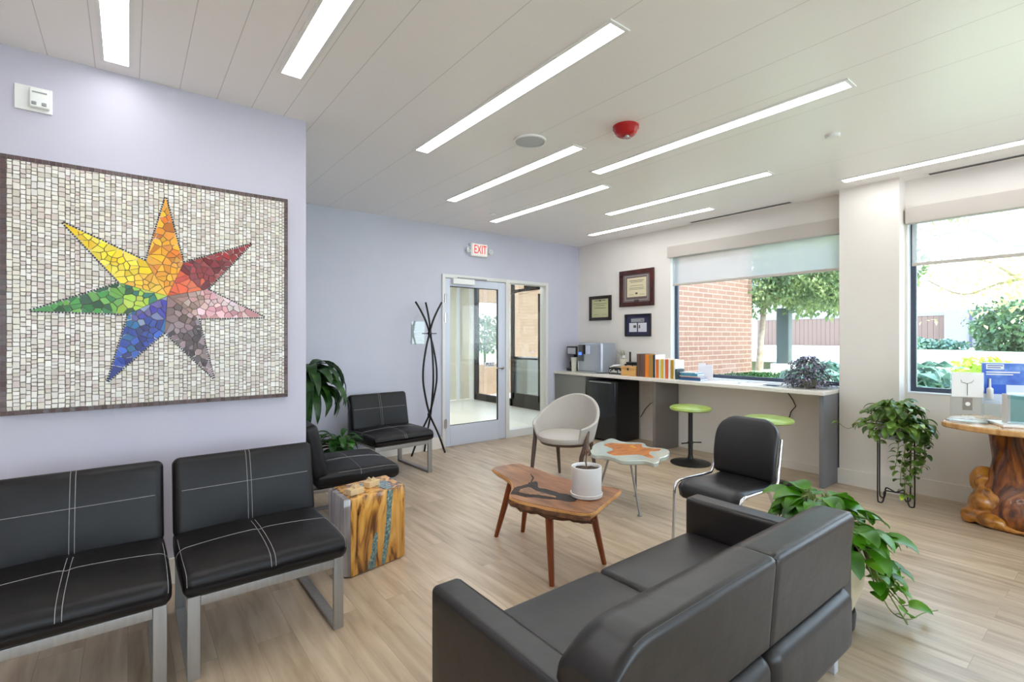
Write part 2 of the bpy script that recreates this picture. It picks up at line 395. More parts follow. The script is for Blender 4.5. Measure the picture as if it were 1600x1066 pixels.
def leaf(b, base, az, el, L, W, droop=1.0, shape='heart', fold=.25, n=5, roll=0):
    base = Vector(base); p = base.copy(); side0 = Vector((-math.sin(az), math.cos(az), 0))
    vs = []
    prof = {'heart': lambda t: (math.sin(math.pi*min(1, t*.93+.04)**.62))**.8, 'strap': lambda t: min(1, (t+.06)*3.5)*(1-t**2.6)**.8,
            'oval': lambda t: math.sin(math.pi*(t*.96+.02))**.8}[shape]
    for i in range(n+1):
        t = i/n; e = el-droop*t
        d = Vector((math.cos(az)*math.cos(e), math.sin(az)*math.cos(e), math.sin(e)))
        if i: p = p+d*(L/n)
        up = side0.cross(d)*-1
        sd = (side0*math.cos(roll)+up*math.sin(roll)); w = W/2*prof(t) if 0 < i < n else (.0 if i == n else W*.1 if shape != 'heart' else W*.3)
        nrm = sd.cross(d)
        if nrm.z < 0: nrm = -nrm
        vs += [p-sd*w+nrm*w*fold, p, p+sd*w+nrm*w*fold]
    fs = []
    for i in range(n):
        a = i*3; fs += [(a, a+1, a+4, a+3), (a+1, a+2, a+5, a+4)]
    b.add(vs, fs)
    return p

# ================================================================ ROOM
H = 2.77; XW = 5.48; YD = 5.36; YL = 3.34; XC = .91
struct('floor', B().box(-3.4, XW+.14, -3.4, YD+.1, -.12, 0), floor_m)
struct('ceiling', B().box(-3.4, XW+.14, -3.4, YD+.12, H, H+.25), ceil_m)
struct('wall_left', B().box(-3.4, XC, YL, YL+.14, 0, H), wall_left_m)
struct('wall_alcove', B().box(XC-.14, XC, YL+.14, YD, 0, H), wall_door_m)
wd = B()
DX0, DX1, DZ = 3.07, 4.83, 2.165
wd.box(XC-.14, DX0, YD, YD+.12, 0, H); wd.box(DX1, XW+.14, YD, YD+.12, 0, H); wd.box(DX0, DX1, YD, YD+.12, DZ, H)
struct('wall_back', wd, wall_door_m)
XO = XW+.14
ww = B()
W1a, W1b, W2a, W2b, WZ0, WZ1 = 1.80, 3.73, -1.9, 1.30, .885, 2.44
for a, c in ((W1b, YD), (W2b, W1a), (-3.4, W2a)): struct('wall_right', B().box(XW, XO, a, c, 0, H), wall_win_m)
for a, c in ((W1a, W1b), (W2a, W2b)):
    struct('wall_right', B().box(XW, XO, a, c, 0, WZ0), wall_win_m); struct('wall_right', B().box(XW, XO, a, c, WZ1, H), wall_win_m)
struct('wall_column', B().box(5.31, XW, 1.315, 1.775, 0, H), wall_win_m)
wr = B(); wr.box(-3.4, -2.6, -3.4, -3.26, 0, H); wr.box(-.1, .5, -3.4, -3.26, 0, H); wr.box(5.0, XW, -3.4, -3.26, 0, H)
for a, c in ((-2.6, -.1), (.5, 5.0)): wr.box(a, c, -3.4, -3.26, 0, .5); wr.box(a, c, -3.4, -3.26, 2.5, H)
struct('wall_rear', wr, wall_win_m)
for n_, (a, c) in enumerate(((-2.6, -.1), (.5, 5.0))):  # unseen windows, added in the rear wall to brighten ceiling and chair fronts
    w = thing('window_%d' % (n_+3), ((a+c)/2, -3.33, .5), None, None); w['kind'] = 'structure'
    fr = B(); fr.box(a, a+.05, -3.36, -3.30, .5, 2.5); fr.box(c-.05, c, -3.36, -3.30, .5, 2.5); fr.box(a+.05, c-.05, -3.36, -3.30, .5, .55); fr.box(a+.05, c-.05, -3.36, -3.30, 2.45, 2.5)
    make('window_frame', fr, dark_frame, w, True, kind='structure', flat=True)
    make('pane', B().box(a+.05, c-.05, -3.332, -3.328, .55, 2.45), glass_m, w, True, flat=True, kind='structure')
struct('wall_west', B().box(-3.4, -3.26, -3.26, YL, 0, H), wall_win_m)
# bright reveals of the windows
rv = B()
for a, c in ((W1a, W1b), (W2a, W2b)):
    rv.box(XW+.002, XW+.1, c-.006, c+.0, WZ0, WZ1); rv.box(XW-.004, XW+.1, a, c, WZ0-.004, WZ0+.006)
struct('trim_1', rv, bright_trim)
bb = B()
bb.box(XC, DX0-.005, YD-.014, YD, 0, .14); struct('baseboard_back', bb, white_trim)
bb = B(); bb.box(XW-.014, XW, W2a-1.3, 1.315, 0, .14); bb.box(5.296, 5.31, 1.301, 1.789, 0, .14); bb.box(5.31, XW, 1.301, 1.315, 0, .14)
bb.box(XW-.014, XW, 1.80, 3.50, 0, .08)
struct('baseboard_right', bb, white_trim)
struct('baseboard_left', B().box(-3.26, XC, YL-.014, YL, 0, .14), white_trim)

def window(n, a, c):
    fr = B(); x0, x1 = XW+.085, XW+.125; t = .045
    fr.box(x0, x1, a, a+t, WZ0, WZ1, bev=.004); fr.box(x0, x1, c-t, c, WZ0, WZ1, bev=.004)
    fr.box(x0, x1, a+t, c-t, WZ0, WZ0+t, bev=.004); fr.box(x0, x1, a+t, c-t, WZ1-t, WZ1, bev=.004)
    w = thing('window_%d' % n, (XW+.105, (a+c)/2, WZ0), None, None); w['kind'] = 'structure'
    make('window_frame', fr, dark_frame, w, True, kind='structure')
    make('pane', B().box(XW+.103, XW+.107, a+t, c-t, WZ0+t, WZ1-t), glass_m, w, True, flat=True, kind='structure')
window(1, W1a, W1b); window(2, W2a, W2b)

def shade(a, c, z1, zb, m, label):
    t = thing('roller_shade', (XW-.02, (a+c)/2, zb), label, 'window shade', 'roller shades over the windows')
    make('valance', B().box(XW-.075, XW, a, c, z1-.14, z1, bev=.004), valance_m, t, True)
    g = B(); g.box(XW+.012, XW+.0145, a+.02, c-.03, zb+.02, z1-.06); make('screen_fabric', g, m, t, True, flat=True)
    make('hem_bar', B().box(XW+.006, XW+.02, a+.02, c-.03, zb, zb+.028, bev=.003), valance_m, t, True)
shade(1.778, 3.73, 2.525, 2.03, shade_m, 'half-lowered grey roller shade on the window above the long counter')
shade(-1.9, 1.298, 2.515, 2.005, shade2_m, 'half-lowered pale roller shade on the window beside the tree-root table')

# ================================================================ CEILING LIGHTS AND FITTINGS
strips = [(-.045, 1.38, 3.21, 'short-ended ceiling light strip at far left, above the star mosaic'),
          (.685, .95, 2.79, 'second ceiling light strip from the left, near the lavender wall'),
          (1.735, 1.455, 3.325, 'longest bright light strip in the middle foreground of the ceiling'),
          (2.60, 2.55, 4.345, 'ceiling light strip next to the round speaker'),
          (3.47, 3.05, 4.82, 'ceiling light strip nearest above the exit sign'),
          (3.125, 1.0, 2.855, 'long light strip passing just right of the red strobe'),
          (4.29, 1.955, 3.735, 'light strip between the long strobe-side strip and the counter window'),
          (4.97, 2.87, 4.64, 'farthest short light strip beside the thin vent above the counter'),
          (5.035, -.2, 1.65, 'ceiling light strip running along the right-hand window and column'),
          (1.735, -2.2, -.37, None), (3.125, -2.4, -.55, None), (-1.6, -1.2, .6, None), (-1.6, 1.38, 3.21, None)]
for x, y0, y1, lab in strips:
    t = thing('ceiling_light', (x, (y0+y1)/2, H), lab or 'recessed linear ceiling light behind the camera', 'ceiling light', 'linear ceiling lights' if lab else 'linear ceiling lights behind the camera')
    w = .048; fr = B(); o_ = .018
    fr.box(x-w-o_, x-w, y0-o_, y1+o_, H-.006, H); fr.box(x+w, x+w+o_, y0-o_, y1+o_, H-.006, H)
    fr.box(x-w, x+w, y0-o_, y0, H-.006, H); fr.box(x-w, x+w, y1, y1+o_, H-.006, H)
    make('frame', fr, white_p, t, True, flat=True)
    make('diffuser', B().box(x-w, x+w, y0, y1, H-.004, H-.001), lamp_m, t, True, flat=True)
for y0, y1, x, lab in ((2.24, 3.38, 5.385, 'long thin slot vent in the ceiling above the counter'), (-.3, 1.13, 5.40, 'long thin slot vent in the ceiling by the right-hand window')):
    t = thing('slot_vent', (x, (y0+y1)/2, H), lab, 'vent', 'slot vents in the ceiling')
    f = B(); f.box(x-.04, x+.04, y0-.03, y1+.03, H-.003, H); make('frame', f, white_p, t, True, flat=True)
    f = B(); f.box(x-.026, x-.004, y0, y1, H-.005, H-.0028); f.box(x+.004, x+.026, y0, y1, H-.005, H-.0028)
    make('slot', f, mat('vent_dark', srgb(96, 96, 98), .7), t, True, flat=True)
t = thing('ceiling_speaker', (2.25, 2.68, H), 'flat round white speaker grille in the ceiling', 'speaker')
b = B(); b.lathe([(.115, -.0), (.115, -.010), (.105, -.013)], n=48, cap=False); make('rim', b, white_p, t)
b = B(); b.lathe([(.105, -.006), (.06, -.011), (.001, -.012)], n=48, cap=False); make('grille', b, mat('speaker_mesh', srgb(196, 199, 203), .6), t)
red_m = mat('red_plastic', srgb(176, 18, 24), .25)
t = thing('fire_strobe', (2.60, 2.11, H), 'red round fire alarm strobe on the ceiling', 'fire alarm')
b = B(); b.lathe([(.085, 0), (.085, -.02), (.078, -.028), (.07, -.05), (.05, -.064), (.001, -.066)], n=40, cap=False); make('housing', b, red_m, t)
b = B(); b.rbox((0, -.01, -.070), (.024, .018, .014), .008, 3, 2); make('clear_lens', b, acrylic, t)
b = B(); b.rbox((.0, -.01, -.068), (.013, .009, .006), .003, 2, 1); make('flash_tube', b, white_p, t)
b = B().lathe([(.045, 0), (.045, -.012), (.038, -.02), (.001, -.022)], (3.83, 1.32, H), 24, cap=False)
make('ceiling_sensor', b, white_p, label='small round white sensor on the ceiling near the column', cat='sensor')
b = B().lathe([(.035, 0), (.035, -.01), (.001, -.014)], (3.245, 4.516, H), 24, cap=False)
make('sprinkler_cap', b, white_p, label='tiny white sprinkler cap in the ceiling above the exit sign', cat='sprinkler cap')

# wall chime unit on the lavender wall
t = thing('wall_alarm', (-.362, YL, 2.47), 'white alarm unit with a slot and two lamps, high on the lavender wall', 'alarm')
b = B().box(-.43, -.295, YL-.012, YL, 2.475, 2.595, bev=.003); make('back_plate', b, white_p, t, True)
b = B().box(-.375, -.303, YL-.045, YL-.012, 2.487, 2.583, bev=.008); make('cover', b, white_p, t, True)
b = B().box(-.365, -.312, YL-.0475, YL-.043, 2.556, 2.562); make('slot', b, grey_p, t, True, flat=True)
b = B(); b.rbox((-.358, YL-.046, 2.505), (.009, .005, .008), .004); b.rbox((-.322, YL-.046, 2.505), (.009, .005, .008), .004); make('sensor_lens', b, grey_p, t, True)

# ================================================================ MOSAIC
def clip(poly, p, n):          # keep the side where (q-p).n <= 0
    out = []
    for i in range(len(poly)):
        a, c = poly[i], poly[(i+1) % len(poly)]
        da = (a[0]-p[0])*n[0]+(a[1]-p[1])*n[1]; dc = (c[0]-p[0])*n[0]+(c[1]-p[1])*n[1]
        if da <= 0: out.append(a)
        if da*dc < 0:
            k = da/(da-dc); out.append((a[0]+(c[0]-a[0])*k, a[1]+(c[1]-a[1])*k))
    return out
def inside(pt, poly):
    r = False
    for i in range(len(poly)):
        a, c = poly[i], poly[i-1]
        if (a[1] > pt[1]) != (c[1] > pt[1]) and pt[0] < (c[0]-a[0])*(pt[1]-a[1])/(c[1]-a[1])+a[0]: r = not r
    return r
MX0, MX1, MZ0, MZ1 = -.475, .792, 1.0, 2.24
YM = YL-.03
mos = thing('star_mosaic', (.16, YM, MZ0), 'large mosaic panel of a seven-pointed rainbow star on white tiles', 'mosaic')
make('backing_board', B().box(MX0, MX1, YM-.004, YL-.001, MZ0, MZ1), mat('grout', srgb(122, 112, 104), .9), mos, True, flat=True)
S = [(0.163, 2.142), (0.245, 1.79), (0.586, 1.936), (0.360, 1.648), (0.66, 1.495), (0.315, 1.479), (0.392, 1.134), (0.158, 1.40), (-0.084, 1.141), (0.002, 1.495), (-0.375, 1.50), (-0.035, 1.658), (-0.258, 1.945), (0.076, 1.783)]
ctr = (.172, 1.60)
def shard(b, poly, y, col, inset=.0012):
    if len(poly) < 3: return
    cx = sum(p[0] for p in poly)/len(poly); cz = sum(p[1] for p in poly)/len(poly)
    q = []
    for p in poly:
        d = math.hypot(p[0]-cx, p[1]-cz)
        if d < 1e-6: return
        k = max(.3, 1-inset/d*1.3); q.append((cx+(p[0]-cx)*k, cz+(p[1]-cz)*k))
    tilt = random.uniform(-.06, .06); tl2 = random.uniform(-.06, .06)
    n = len(q); vs = [(p[0], y-.003-(p[0]-cx)*tilt-(p[1]-cz)*tl2, p[1]) for p in q]+[(p[0], y+.001, p[1]) for p in q]
    fs = [tuple(range(n))]+[(i, (i+1) % n, n+(i+1) % n, n+i) for i in range(n)]
    b.add(vs, fs, col)
def jit(c, a=.12):
    k = 1+random.uniform(-a, a); return tuple(max(0, min(1, x*k*(1+random.uniform(-a, a)*.4))) for x in c[:3])+(1,)
tiles = B(); x = MX0+.022
while x < MX1-.022:
    w = random.uniform(.017, .027); w = min(w, MX1-.022-x); z = MZ0+.022
    while z < MZ1-.024:
        h = random.choice([.016, .019, .021, .024, .034]); h = min(h, MZ1-.022-z)
        c = (x+w/2, z+h/2)
        if w > .008 and not (inside((x, z), S) and inside((x+w, z+h), S) and inside((x+w, z), S) and inside((x, z+h), S)):
            base = srgb(*random.choice([(226, 221, 213), (216, 210, 200), (232, 228, 222), (204, 195, 184), (222, 217, 212), (224, 218, 204), (210, 196, 190)]))
            j = lambda: random.uniform(-.0012, .0012)
            shard(tiles, [(x+j(), z+j()), (x+w+j(), z+j()), (x+w+j(), z+h+j()), (x+j(), z+h+j())], YM-.004, jit(base, .05), .0021)
        z += h
    x += w
mosaic_m = attr_mat('ceramic_tessera', .3)
make('white_tiles', tiles, mosaic_m, mos, True, flat=True)
bt = B(); z = MZ0
def border(n, f):
    for i in range(n): shard(bt, f(i/n, (i+1)/n), YM-.004, jit(srgb(84, 62, 62), .25), .0018)
border(52, lambda a, c: [(MX0+(MX1-MX0)*a, MZ1-.022), (MX0+(MX1-MX0)*c, MZ1-.022), (MX0+(MX1-MX0)*c, MZ1), (MX0+(MX1-MX0)*a, MZ1)])
border(52, lambda a, c: [(MX0+(MX1-MX0)*a, MZ0), (MX0+(MX1-MX0)*c, MZ0), (MX0+(MX1-MX0)*c, MZ0+.022), (MX0+(MX1-MX0)*a, MZ0+.022)])
border(50, lambda a, c: [(MX0, MZ0+.022+(MZ1-MZ0-.044)*a), (MX0+.022, MZ0+.022+(MZ1-MZ0-.044)*a), (MX0+.022, MZ0+.022+(MZ1-MZ0-.044)*c), (MX0, MZ0+.022+(MZ1-MZ0-.044)*c)])
border(50, lambda a, c: [(MX1-.022, MZ0+.022+(MZ1-MZ0-.044)*a), (MX1, MZ0+.022+(MZ1-MZ0-.044)*a), (MX1, MZ0+.022+(MZ1-MZ0-.044)*c), (MX1-.022, MZ0+.022+(MZ1-MZ0-.044)*c)])
make('border_tiles', bt, mosaic_m, mos, True, flat=True)
pal = {  # tip index: (outer colours, inner colours)
    0: ([(226, 150, 28), (214, 128, 20), (236, 168, 30), (204, 112, 18)], [(240, 168, 20), (232, 150, 24)]),
    2: ([(128, 20, 28), (150, 30, 34), (104, 12, 22), (140, 40, 40)], [(214, 84, 34), (200, 60, 30), (226, 104, 50)]),
    4: ([(206, 152, 156), (222, 180, 180), (190, 130, 136), (226, 200, 200)], [(150, 116, 104), (178, 140, 130), (196, 166, 160)]),
    6: ([(94, 76, 80), (136, 112, 118), (70, 54, 58), (150, 130, 134)], [(132, 104, 100), (160, 136, 140), (96, 74, 70)]),
    8: ([(30, 60, 156), (22, 96, 150), (30, 40, 120), (50, 90, 190)], [(62, 54, 160), (128, 140, 180), (96, 84, 150)]),
    10: ([(60, 140, 50), (36, 110, 44), (100, 160, 60), (30, 76, 34)], [(150, 190, 50), (30, 110, 90), (180, 200, 70)]),
    12: ([(240, 208, 20), (232, 196, 16), (246, 220, 60), (236, 200, 40)], [(226, 170, 40), (232, 186, 40)])}
arm_names = {0: 'orange', 2: 'dark red', 4: 'pink', 6: 'mauve', 8: 'blue', 10: 'green', 12: 'yellow'}
for k, (outc, inc) in pal.items():
    quad = [S[k-1], S[k], S[(k+1) % 14], ctr]
    xs = [p[0] for p in quad]; zs = [p[1] for p in quad]; seeds = []
    tries = 0
    while len(seeds) < 46 and tries < 4000:
        tries += 1; p = (random.uniform(min(xs), max(xs)), random.uniform(min(zs), max(zs)))
        if inside(p, quad) and all(math.hypot(p[0]-q[0], p[1]-q[1]) > .018 for q in seeds): seeds.append(p)
    ab = B()
    for p in seeds:
        poly = quad
        for q in seeds:
            if q is p: continue
            d = (q[0]-p[0], q[1]-p[1])
            if math.hypot(*d) > .22: continue
            poly = clip(poly, ((p[0]+q[0])/2, (p[1]+q[1])/2), d)
            if len(poly) < 3: break
        dist = math.hypot(p[0]-ctr[0], p[1]-ctr[1])/math.hypot(S[k][0]-ctr[0], S[k][1]-ctr[1])
        shard(ab, poly, YM-.006, jit(srgb(*random.choice(inc if dist < .33+random.uniform(-.06, .06) else outc)), .2), .0017)
    make('star_arm', ab, mosaic_m, mos, True, flat=True, label=arm_names[k]+' arm of the star')
ol = B()
for k in range(14):
    a, c = Vector(S[k]), Vector(S[(k+1) % 14]); d = c-a; n = int(d.length/.0125); u = d.normalized(); w = Vector((-u.y, u.x))
    if (Vector(ctr)-a).dot(w) > 0: w = -w
    for i in range(n):
        p = a+u*(i+.5)*d.length/n+w*.003; h = .0042
        shard(ol, [tuple(p+u*h+w*h), tuple(p+u*h-w*h), tuple(p-u*h-w*h), tuple(p-u*h+w*h)], YM-.0062, (.012, .01, .01, 1), .0004)
make('black_outline', ol, mosaic_m, mos, True, flat=True)

# ================================================================ WAITING CHAIRS
def waiting_chair(loc, rot, label):
    t = thing('lounge_chair', loc, label, 'chair', 'armless black leather chairs on steel frames', rot)
    w, d = .325, .74
    fr = B()
    for s in (-1, 1):
        x0, x1 = sorted((s*.31, s*.265))
        fr.box(x0, x1, .03, .052, 0, .335, bev=.003); fr.box(x0, x1, .66, .682, 0, .60, bev=.003)
        fr.box(x0, x1, .052, .66, 0, .02, bev=.003); fr.box(x0, x1, .052, .66, .312, .334, bev=.003)
    fr.box(-.265, .265, .032, .050, .292, .332, bev=.003); fr.box(-.265, .265, .662, .680, .30, .332, bev=.003); fr.box(-.265, .265, .662, .680, .55, .59, bev=.003)
    make('frame', fr, steel_frame, t)
    hs = (w, .30, .052)
    def fs(p):
        x, y = p.x/hs[0], p.y/hs[1]
        q = p.copy()
        if p.z > 0: q.z += .022*(1-x*x)*(1-y*y)-.012*(y < -.6)*(y+.6)**2/.16
        q.x *= 1+.012*(1-y*y); q.z += .006*math.exp(-(x/.04)**2)*-1*(p.z > 0)
        return q
    cs = Vector((0, .30, .388))
    make('seat_cushion', B().rbox(cs, hs, .036, 4, 16, fs), leather, t)
    hb = (w, .05, .19); lean = R(13)
    def fb(p):
        x, z = p.x/hb[0], p.z/hb[2]; q = p.copy()
        if p.y < 0: q.y -= .018*(1-x*x)*(1-z*z)-.006*math.exp(-(x/.04)**2)
        q = Matrix.Rotation(-lean, 3, 'X') @ q
        return q
    cb = Vector((0, .60, .59))
    make('back_cushion', B().rbox(cb, hb, .034, 4, 16, fb), leather, t)
    st = B()
    def on(c, h, r, f, p, o=.0008):
        inn = Vector([max(-(h[i]-r), min(h[i]-r, p[i])) for i in range(3)]); d = Vector(p)-inn
        d = d.normalized() if d.length > 1e-9 else Vector((0, 0, 1)); return c+f(inn+d*r)+d*o
    seat = [(y, 1) for y in [.14-.03*i for i in range(15)]]
    def seat_path(x): return [(x, y, hs[2]) for y in [.15-.03*i for i in range(14)]]+[(x, -.262-.036*math.sin(a_), hs[2]-.036+.036*math.cos(a_)) for a_ in [R(15*k) for k in range(1, 7)]]+[(x, -.30, -.0)]
    for dx in (-.009, .009):
        st.tube([on(cs, hs, .036, fs, p) for p in seat_path(dx)], .0013, 5)
        st.tube([on(cb, hb, .034, fb, (dx, -hb[1], z)) for z in [-.16+.02*i for i in range(17)]]+[on(cb, hb, .034, fb, (dx, -hb[1]+.034-.034*math.cos(a_), hb[2]-.034+.034*math.sin(a_))) for a_ in (R(30), R(60), R(90))], .0013, 5)
    def xs_(w): return [-w+2*w*i/24 for i in range(25)]
    st.tube([on(cs, hs, .036, fs, (x, -.005, hs[2])) for x in xs_(.29)], .0013, 5)
    st.tube([on(cb, hb, .034, fb, (x, -hb[1], .03)) for x in xs_(.29)], .0013, 5)
    for sx in (-1, 1):
        st.tube([on(cs, hs, .036, fs, (sx*(hs[0]-.008), p[1], p[2])) for p in seat_path(0)], .0011, 5)
        st.tube([on(cs, hs, .036, fs, (sx*(.29+.036*math.sin(a_)), -.005, hs[2]-.036+.036*math.cos(a_))) for a_ in [R(15*k) for k in range(0, 7)]], .0011, 5)
    make('stitching', st, stitch_m, t)
    return t
ch = waiting_chair((-.19, 2.30, 0), 0, 'armless black leather chair under the mosaic, cut by the left edge')
dup(ch, (.495, 2.30, 0), 0, 'armless black leather chair under the mosaic, left of the wooden block', 'armless black leather chairs on steel frames')
dup(ch, (1.62, 3.73, 0), R(87), 'armless black leather chair seen side-on behind the wooden block', 'armless black leather chairs on steel frames')
dup(ch, (2.14, 4.42, 0), R(3), 'armless black leather chair in front of the coat rack', 'armless black leather chairs on steel frames')

# ================================================================ RESIN WOOD BLOCK + BOXES
blk = thing('block_table', (1.17, 2.93, 0), 'square gold wood and resin block used as side table', 'side table')
out = [(.985, 2.77), (1.365, 2.845), (1.365, 3.13), (.985, 3.065)]
make('wood_block', B().prism([(1.0, 2.773), (1.365, 2.845), (1.365, 3.13), (1.0, 3.068)], .005, .45, .006), spalt, blk, True)
make('resin_slab', B().prism([(.965, 2.79), (.999, 2.775), (.999, 3.067), (.965, 3.06)], .01, .45, .004), clear_resin, blk, True)
def face_pt(u, z, off=.0018):   # point on the front face, u from 0 (left) to 1
    a, c = Vector((1.0, 2.773)), Vector((1.365, 2.845)); n = Vector((c.y-a.y, -(c.x-a.x))).normalized(); p = a+(c-a)*u+n*off; return (p.x, p.y, z)
def vein(zs, cen, wid):
    b = B(); vs = []
    for z, u, w in zip(zs, cen, wid): vs += [face_pt(u-w, z), face_pt(u+w, z)]
    b.add(vs, [(2*i, 2*i+1, 2*i+3, 2*i+2) for i in range(len(zs)-1)]); return b
v1 = vein([.01, .06, .12, .19, .26, .33, .40, .444], [.58, .60, .63, .66, .68, .69, .70, .71], [.035, .05, .045, .055, .05, .045, .055, .06])
v1.add([face_pt(.65, .4515, .001), face_pt(.77, .4515, .001), (1.22, 2.92, .4515), (1.31, 3.0, .4515), (1.20, 3.06, .4515), (1.10, 2.99, .4515), (1.16, 2.90, .4515)], [(0, 1, 3, 2), (2, 3, 4, 5)])
make('resin_vein', v1, teal_resin, blk, True)
make('resin_vein', vein([.01, .05, .10, .15, .19, .215], [.36, .37, .41, .42, .44, .45], [.07, .06, .05, .05, .04, .012]), teal_resin, blk, True)
kraft = mat('kraft_card', srgb(214, 184, 140), .7); kraft2 = mat('raffia', srgb(222, 196, 150), .8)
for i, (cx, cy, rz, lab) in enumerate(((1.055, 2.86, .25, 'small kraft gift box with raffia bow, nearer the corner of the block'), (1.19, 2.945, .45, 'small kraft gift box with raffia bow, farther back on the block'))):
    t = thing('gift_box', (cx, cy, .4515), lab, 'gift box', 'gift boxes on the block table', rz)
    make('box', B().box(-.045, .045, -.028, .028, 0, .034, bev=.002), kraft, t)
    bw = B()
    for k in range(9):
        a = random.uniform(0, 6.28); r_ = random.uniform(.018, .034)
        bw.tube([(0, 0, .036), (math.cos(a)*r_*.6, math.sin(a)*r_*.6, .052), (math.cos(a)*r_, math.sin(a)*r_, .045), (math.cos(a)*r_*.6, math.sin(a)*r_*.6, .037)], .0022, 5)
    bw.box(-.003, .003, -.0285, .0285, .002, .0355); make('raffia_bow', bw, kraft2, t)

# ================================================================ LIVE-EDGE COFFEE TABLE
def smooth(pts, it=1):
    for _ in range(it):
        q = []
        for i in range(len(pts)):
            a, c = pts[i], pts[(i+1) % len(pts)]
            q += [(a[0]*.78+c[0]*.22, a[1]*.78+c[1]*.22), (a[0]*.22+c[0]*.78, a[1]*.22+c[1]*.78)]
        pts = q
    return pts
tb = thing('coffee_table', (2.05, 2.3, 0), 'live-edge walnut coffee table with splayed reddish legs', 'coffee table')
T0 = [(2.05, 2.88), (2.17, 2.885), (2.29, 2.86), (2.30, 2.66), (2.28, 2.45), (2.29, 2.33), (2.35, 2.12), (2.41, 1.975), (2.30, 1.925), (2.1, 1.85), (1.93, 1.78), (1.87, 1.86), (1.83, 1.96), (1.765, 2.14), (1.745, 2.27), (1.80, 2.34), (1.89, 2.43), (1.955, 2.53), (1.985, 2.64), (2.02, 2.80)]
def inset(pts, d):
    n = len(pts); out = []
    for i in range(n):
        p = Vector(pts[i]); a = (p-Vector(pts[i-1])).normalized(); c = (Vector(pts[(i+1) % n])-p).normalized(); nn = Vector((-(a.y+c.y), a.x+c.x)).normalized(); out.append((p.x+nn.x*d, p.y+nn.y*d))
    return out
Ts = smooth(T0, 2)[::-1]
b = B(); n = len(Ts)
rings = [(inset(Ts, .045), .398), (inset(Ts, .018), .404), (inset(Ts, .001), .425), (inset(Ts, .006), .437)]
vs = []
for k, (rg, z) in enumerate(rings):
    for i, p in enumerate(rg):
        j = noise.noise(Vector((p[0]*14, p[1]*14, z*20)))*.008; vs.append((p[0]+j*(k < 3), p[1]+j*(k < 3), z+(j*.6 if k < 2 else 0)))
fs = [(k*n+i, k*n+(i+1) % n, (k+1)*n+(i+1) % n, (k+1)*n+i) for k in range(3) for i in range(n)]+[tuple(range(n-1, -1, -1)), tuple(3*n+i for i in range(n))]
make('live_edge', b.add(vs, fs), sapwood, tb, True)
make('tabletop', B().prism(inset(Ts, .012), .434, .4405, .001), walnut, tb, True)
crack = smooth([(1.795, 2.33), (1.87, 2.385), (1.93, 2.41), (1.99, 2.40), (2.04, 2.43), (2.09, 2.42), (2.05, 2.36), (2.00, 2.31), (2.03, 2.25), (2.03, 2.17), (2.06, 2.09), (2.06, 2.03), (2.01, 1.98), (1.97, 2.01), (1.94, 2.08), (1.90, 2.12), (1.88, 2.18), (1.84, 2.20), (1.82, 2.27)], 1)
crack = [(p[0]+noise.noise(Vector((p[0]*30, p[1]*30, 0)))*.012, p[1]+noise.noise(Vector((p[0]*30, p[1]*30, 5)))*.012) for p in crack]
make('bark_inclusion', B().prism(crack, .439, .4415), bark, tb, True)
make('wood_tongue', B().prism(smooth([(1.845, 2.31), (1.90, 2.35), (1.97, 2.345), (1.95, 2.28), (1.96, 2.20), (1.975, 2.12), (1.955, 2.09), (1.93, 2.15), (1.905, 2.20), (1.87, 2.24)], 1), .4412, .4445, .001), noisy('ridged_brown_wood', [(.35, srgb(70, 42, 26)), (.5, srgb(124, 84, 56)), (.7, srgb(168, 124, 88))], 12, (3, 1, 3), .5, 6, .6), tb, True, label='lighter ridged tongue inside the dark hollow')
be = [p for p in Ts if p[0] < 1.93 and p[1] < 2.30]
bb_ = B(); be = sorted(be, key=lambda p: -p[1]); m_ = len(be); vs = []
for k, p in enumerate(be):
    jn = noise.noise(Vector((p[0]*25, p[1]*25, 0)))
    vs += [(p[0]-.003, p[1]-.002, .428+jn*.006), (p[0]-.006+jn*.006, p[1]-.004, .405), (p[0]+.012+jn*.01, p[1]+.004, .382+jn*.014), (p[0]+.06, p[1]+.02, .392)]
bb_.add(vs, [(4*k+j, 4*k+j+1, 4*k+j+5, 4*k+j+4) for k in range(m_-1) for j in range(3)])
make('bark_edge', bb_, noisy('brown_live_edge', [(.3, srgb(44, 26, 18)), (.5, srgb(96, 60, 38)), (.75, srgb(150, 102, 64))], 14, (3, 1, 3), .6, 6, .5), tb, True)
make('crack_line', B().tube([(2.05, 2.43, .4405), (2.12, 2.49, .4405), (2.16, 2.56, .4405), (2.17, 2.58, .4405)], [.004, .006, .003, .001], 6), bark, tb, True)
for (x0, y0, x1, y1) in ((2.0, 2.745, 2.045, 2.63), (2.20, 2.70, 2.15, 2.58), (1.845, 2.01, 1.86, 2.05), (2.275, 2.01, 2.19, 2.05)):
    make('leg', B().tube([(x0, y0, 0), (x0*.5+x1*.5, y0*.5+y1*.5, .2), (x1, y1, .402)], [.0145, .02, .024], 8), leg_wood, tb, True)
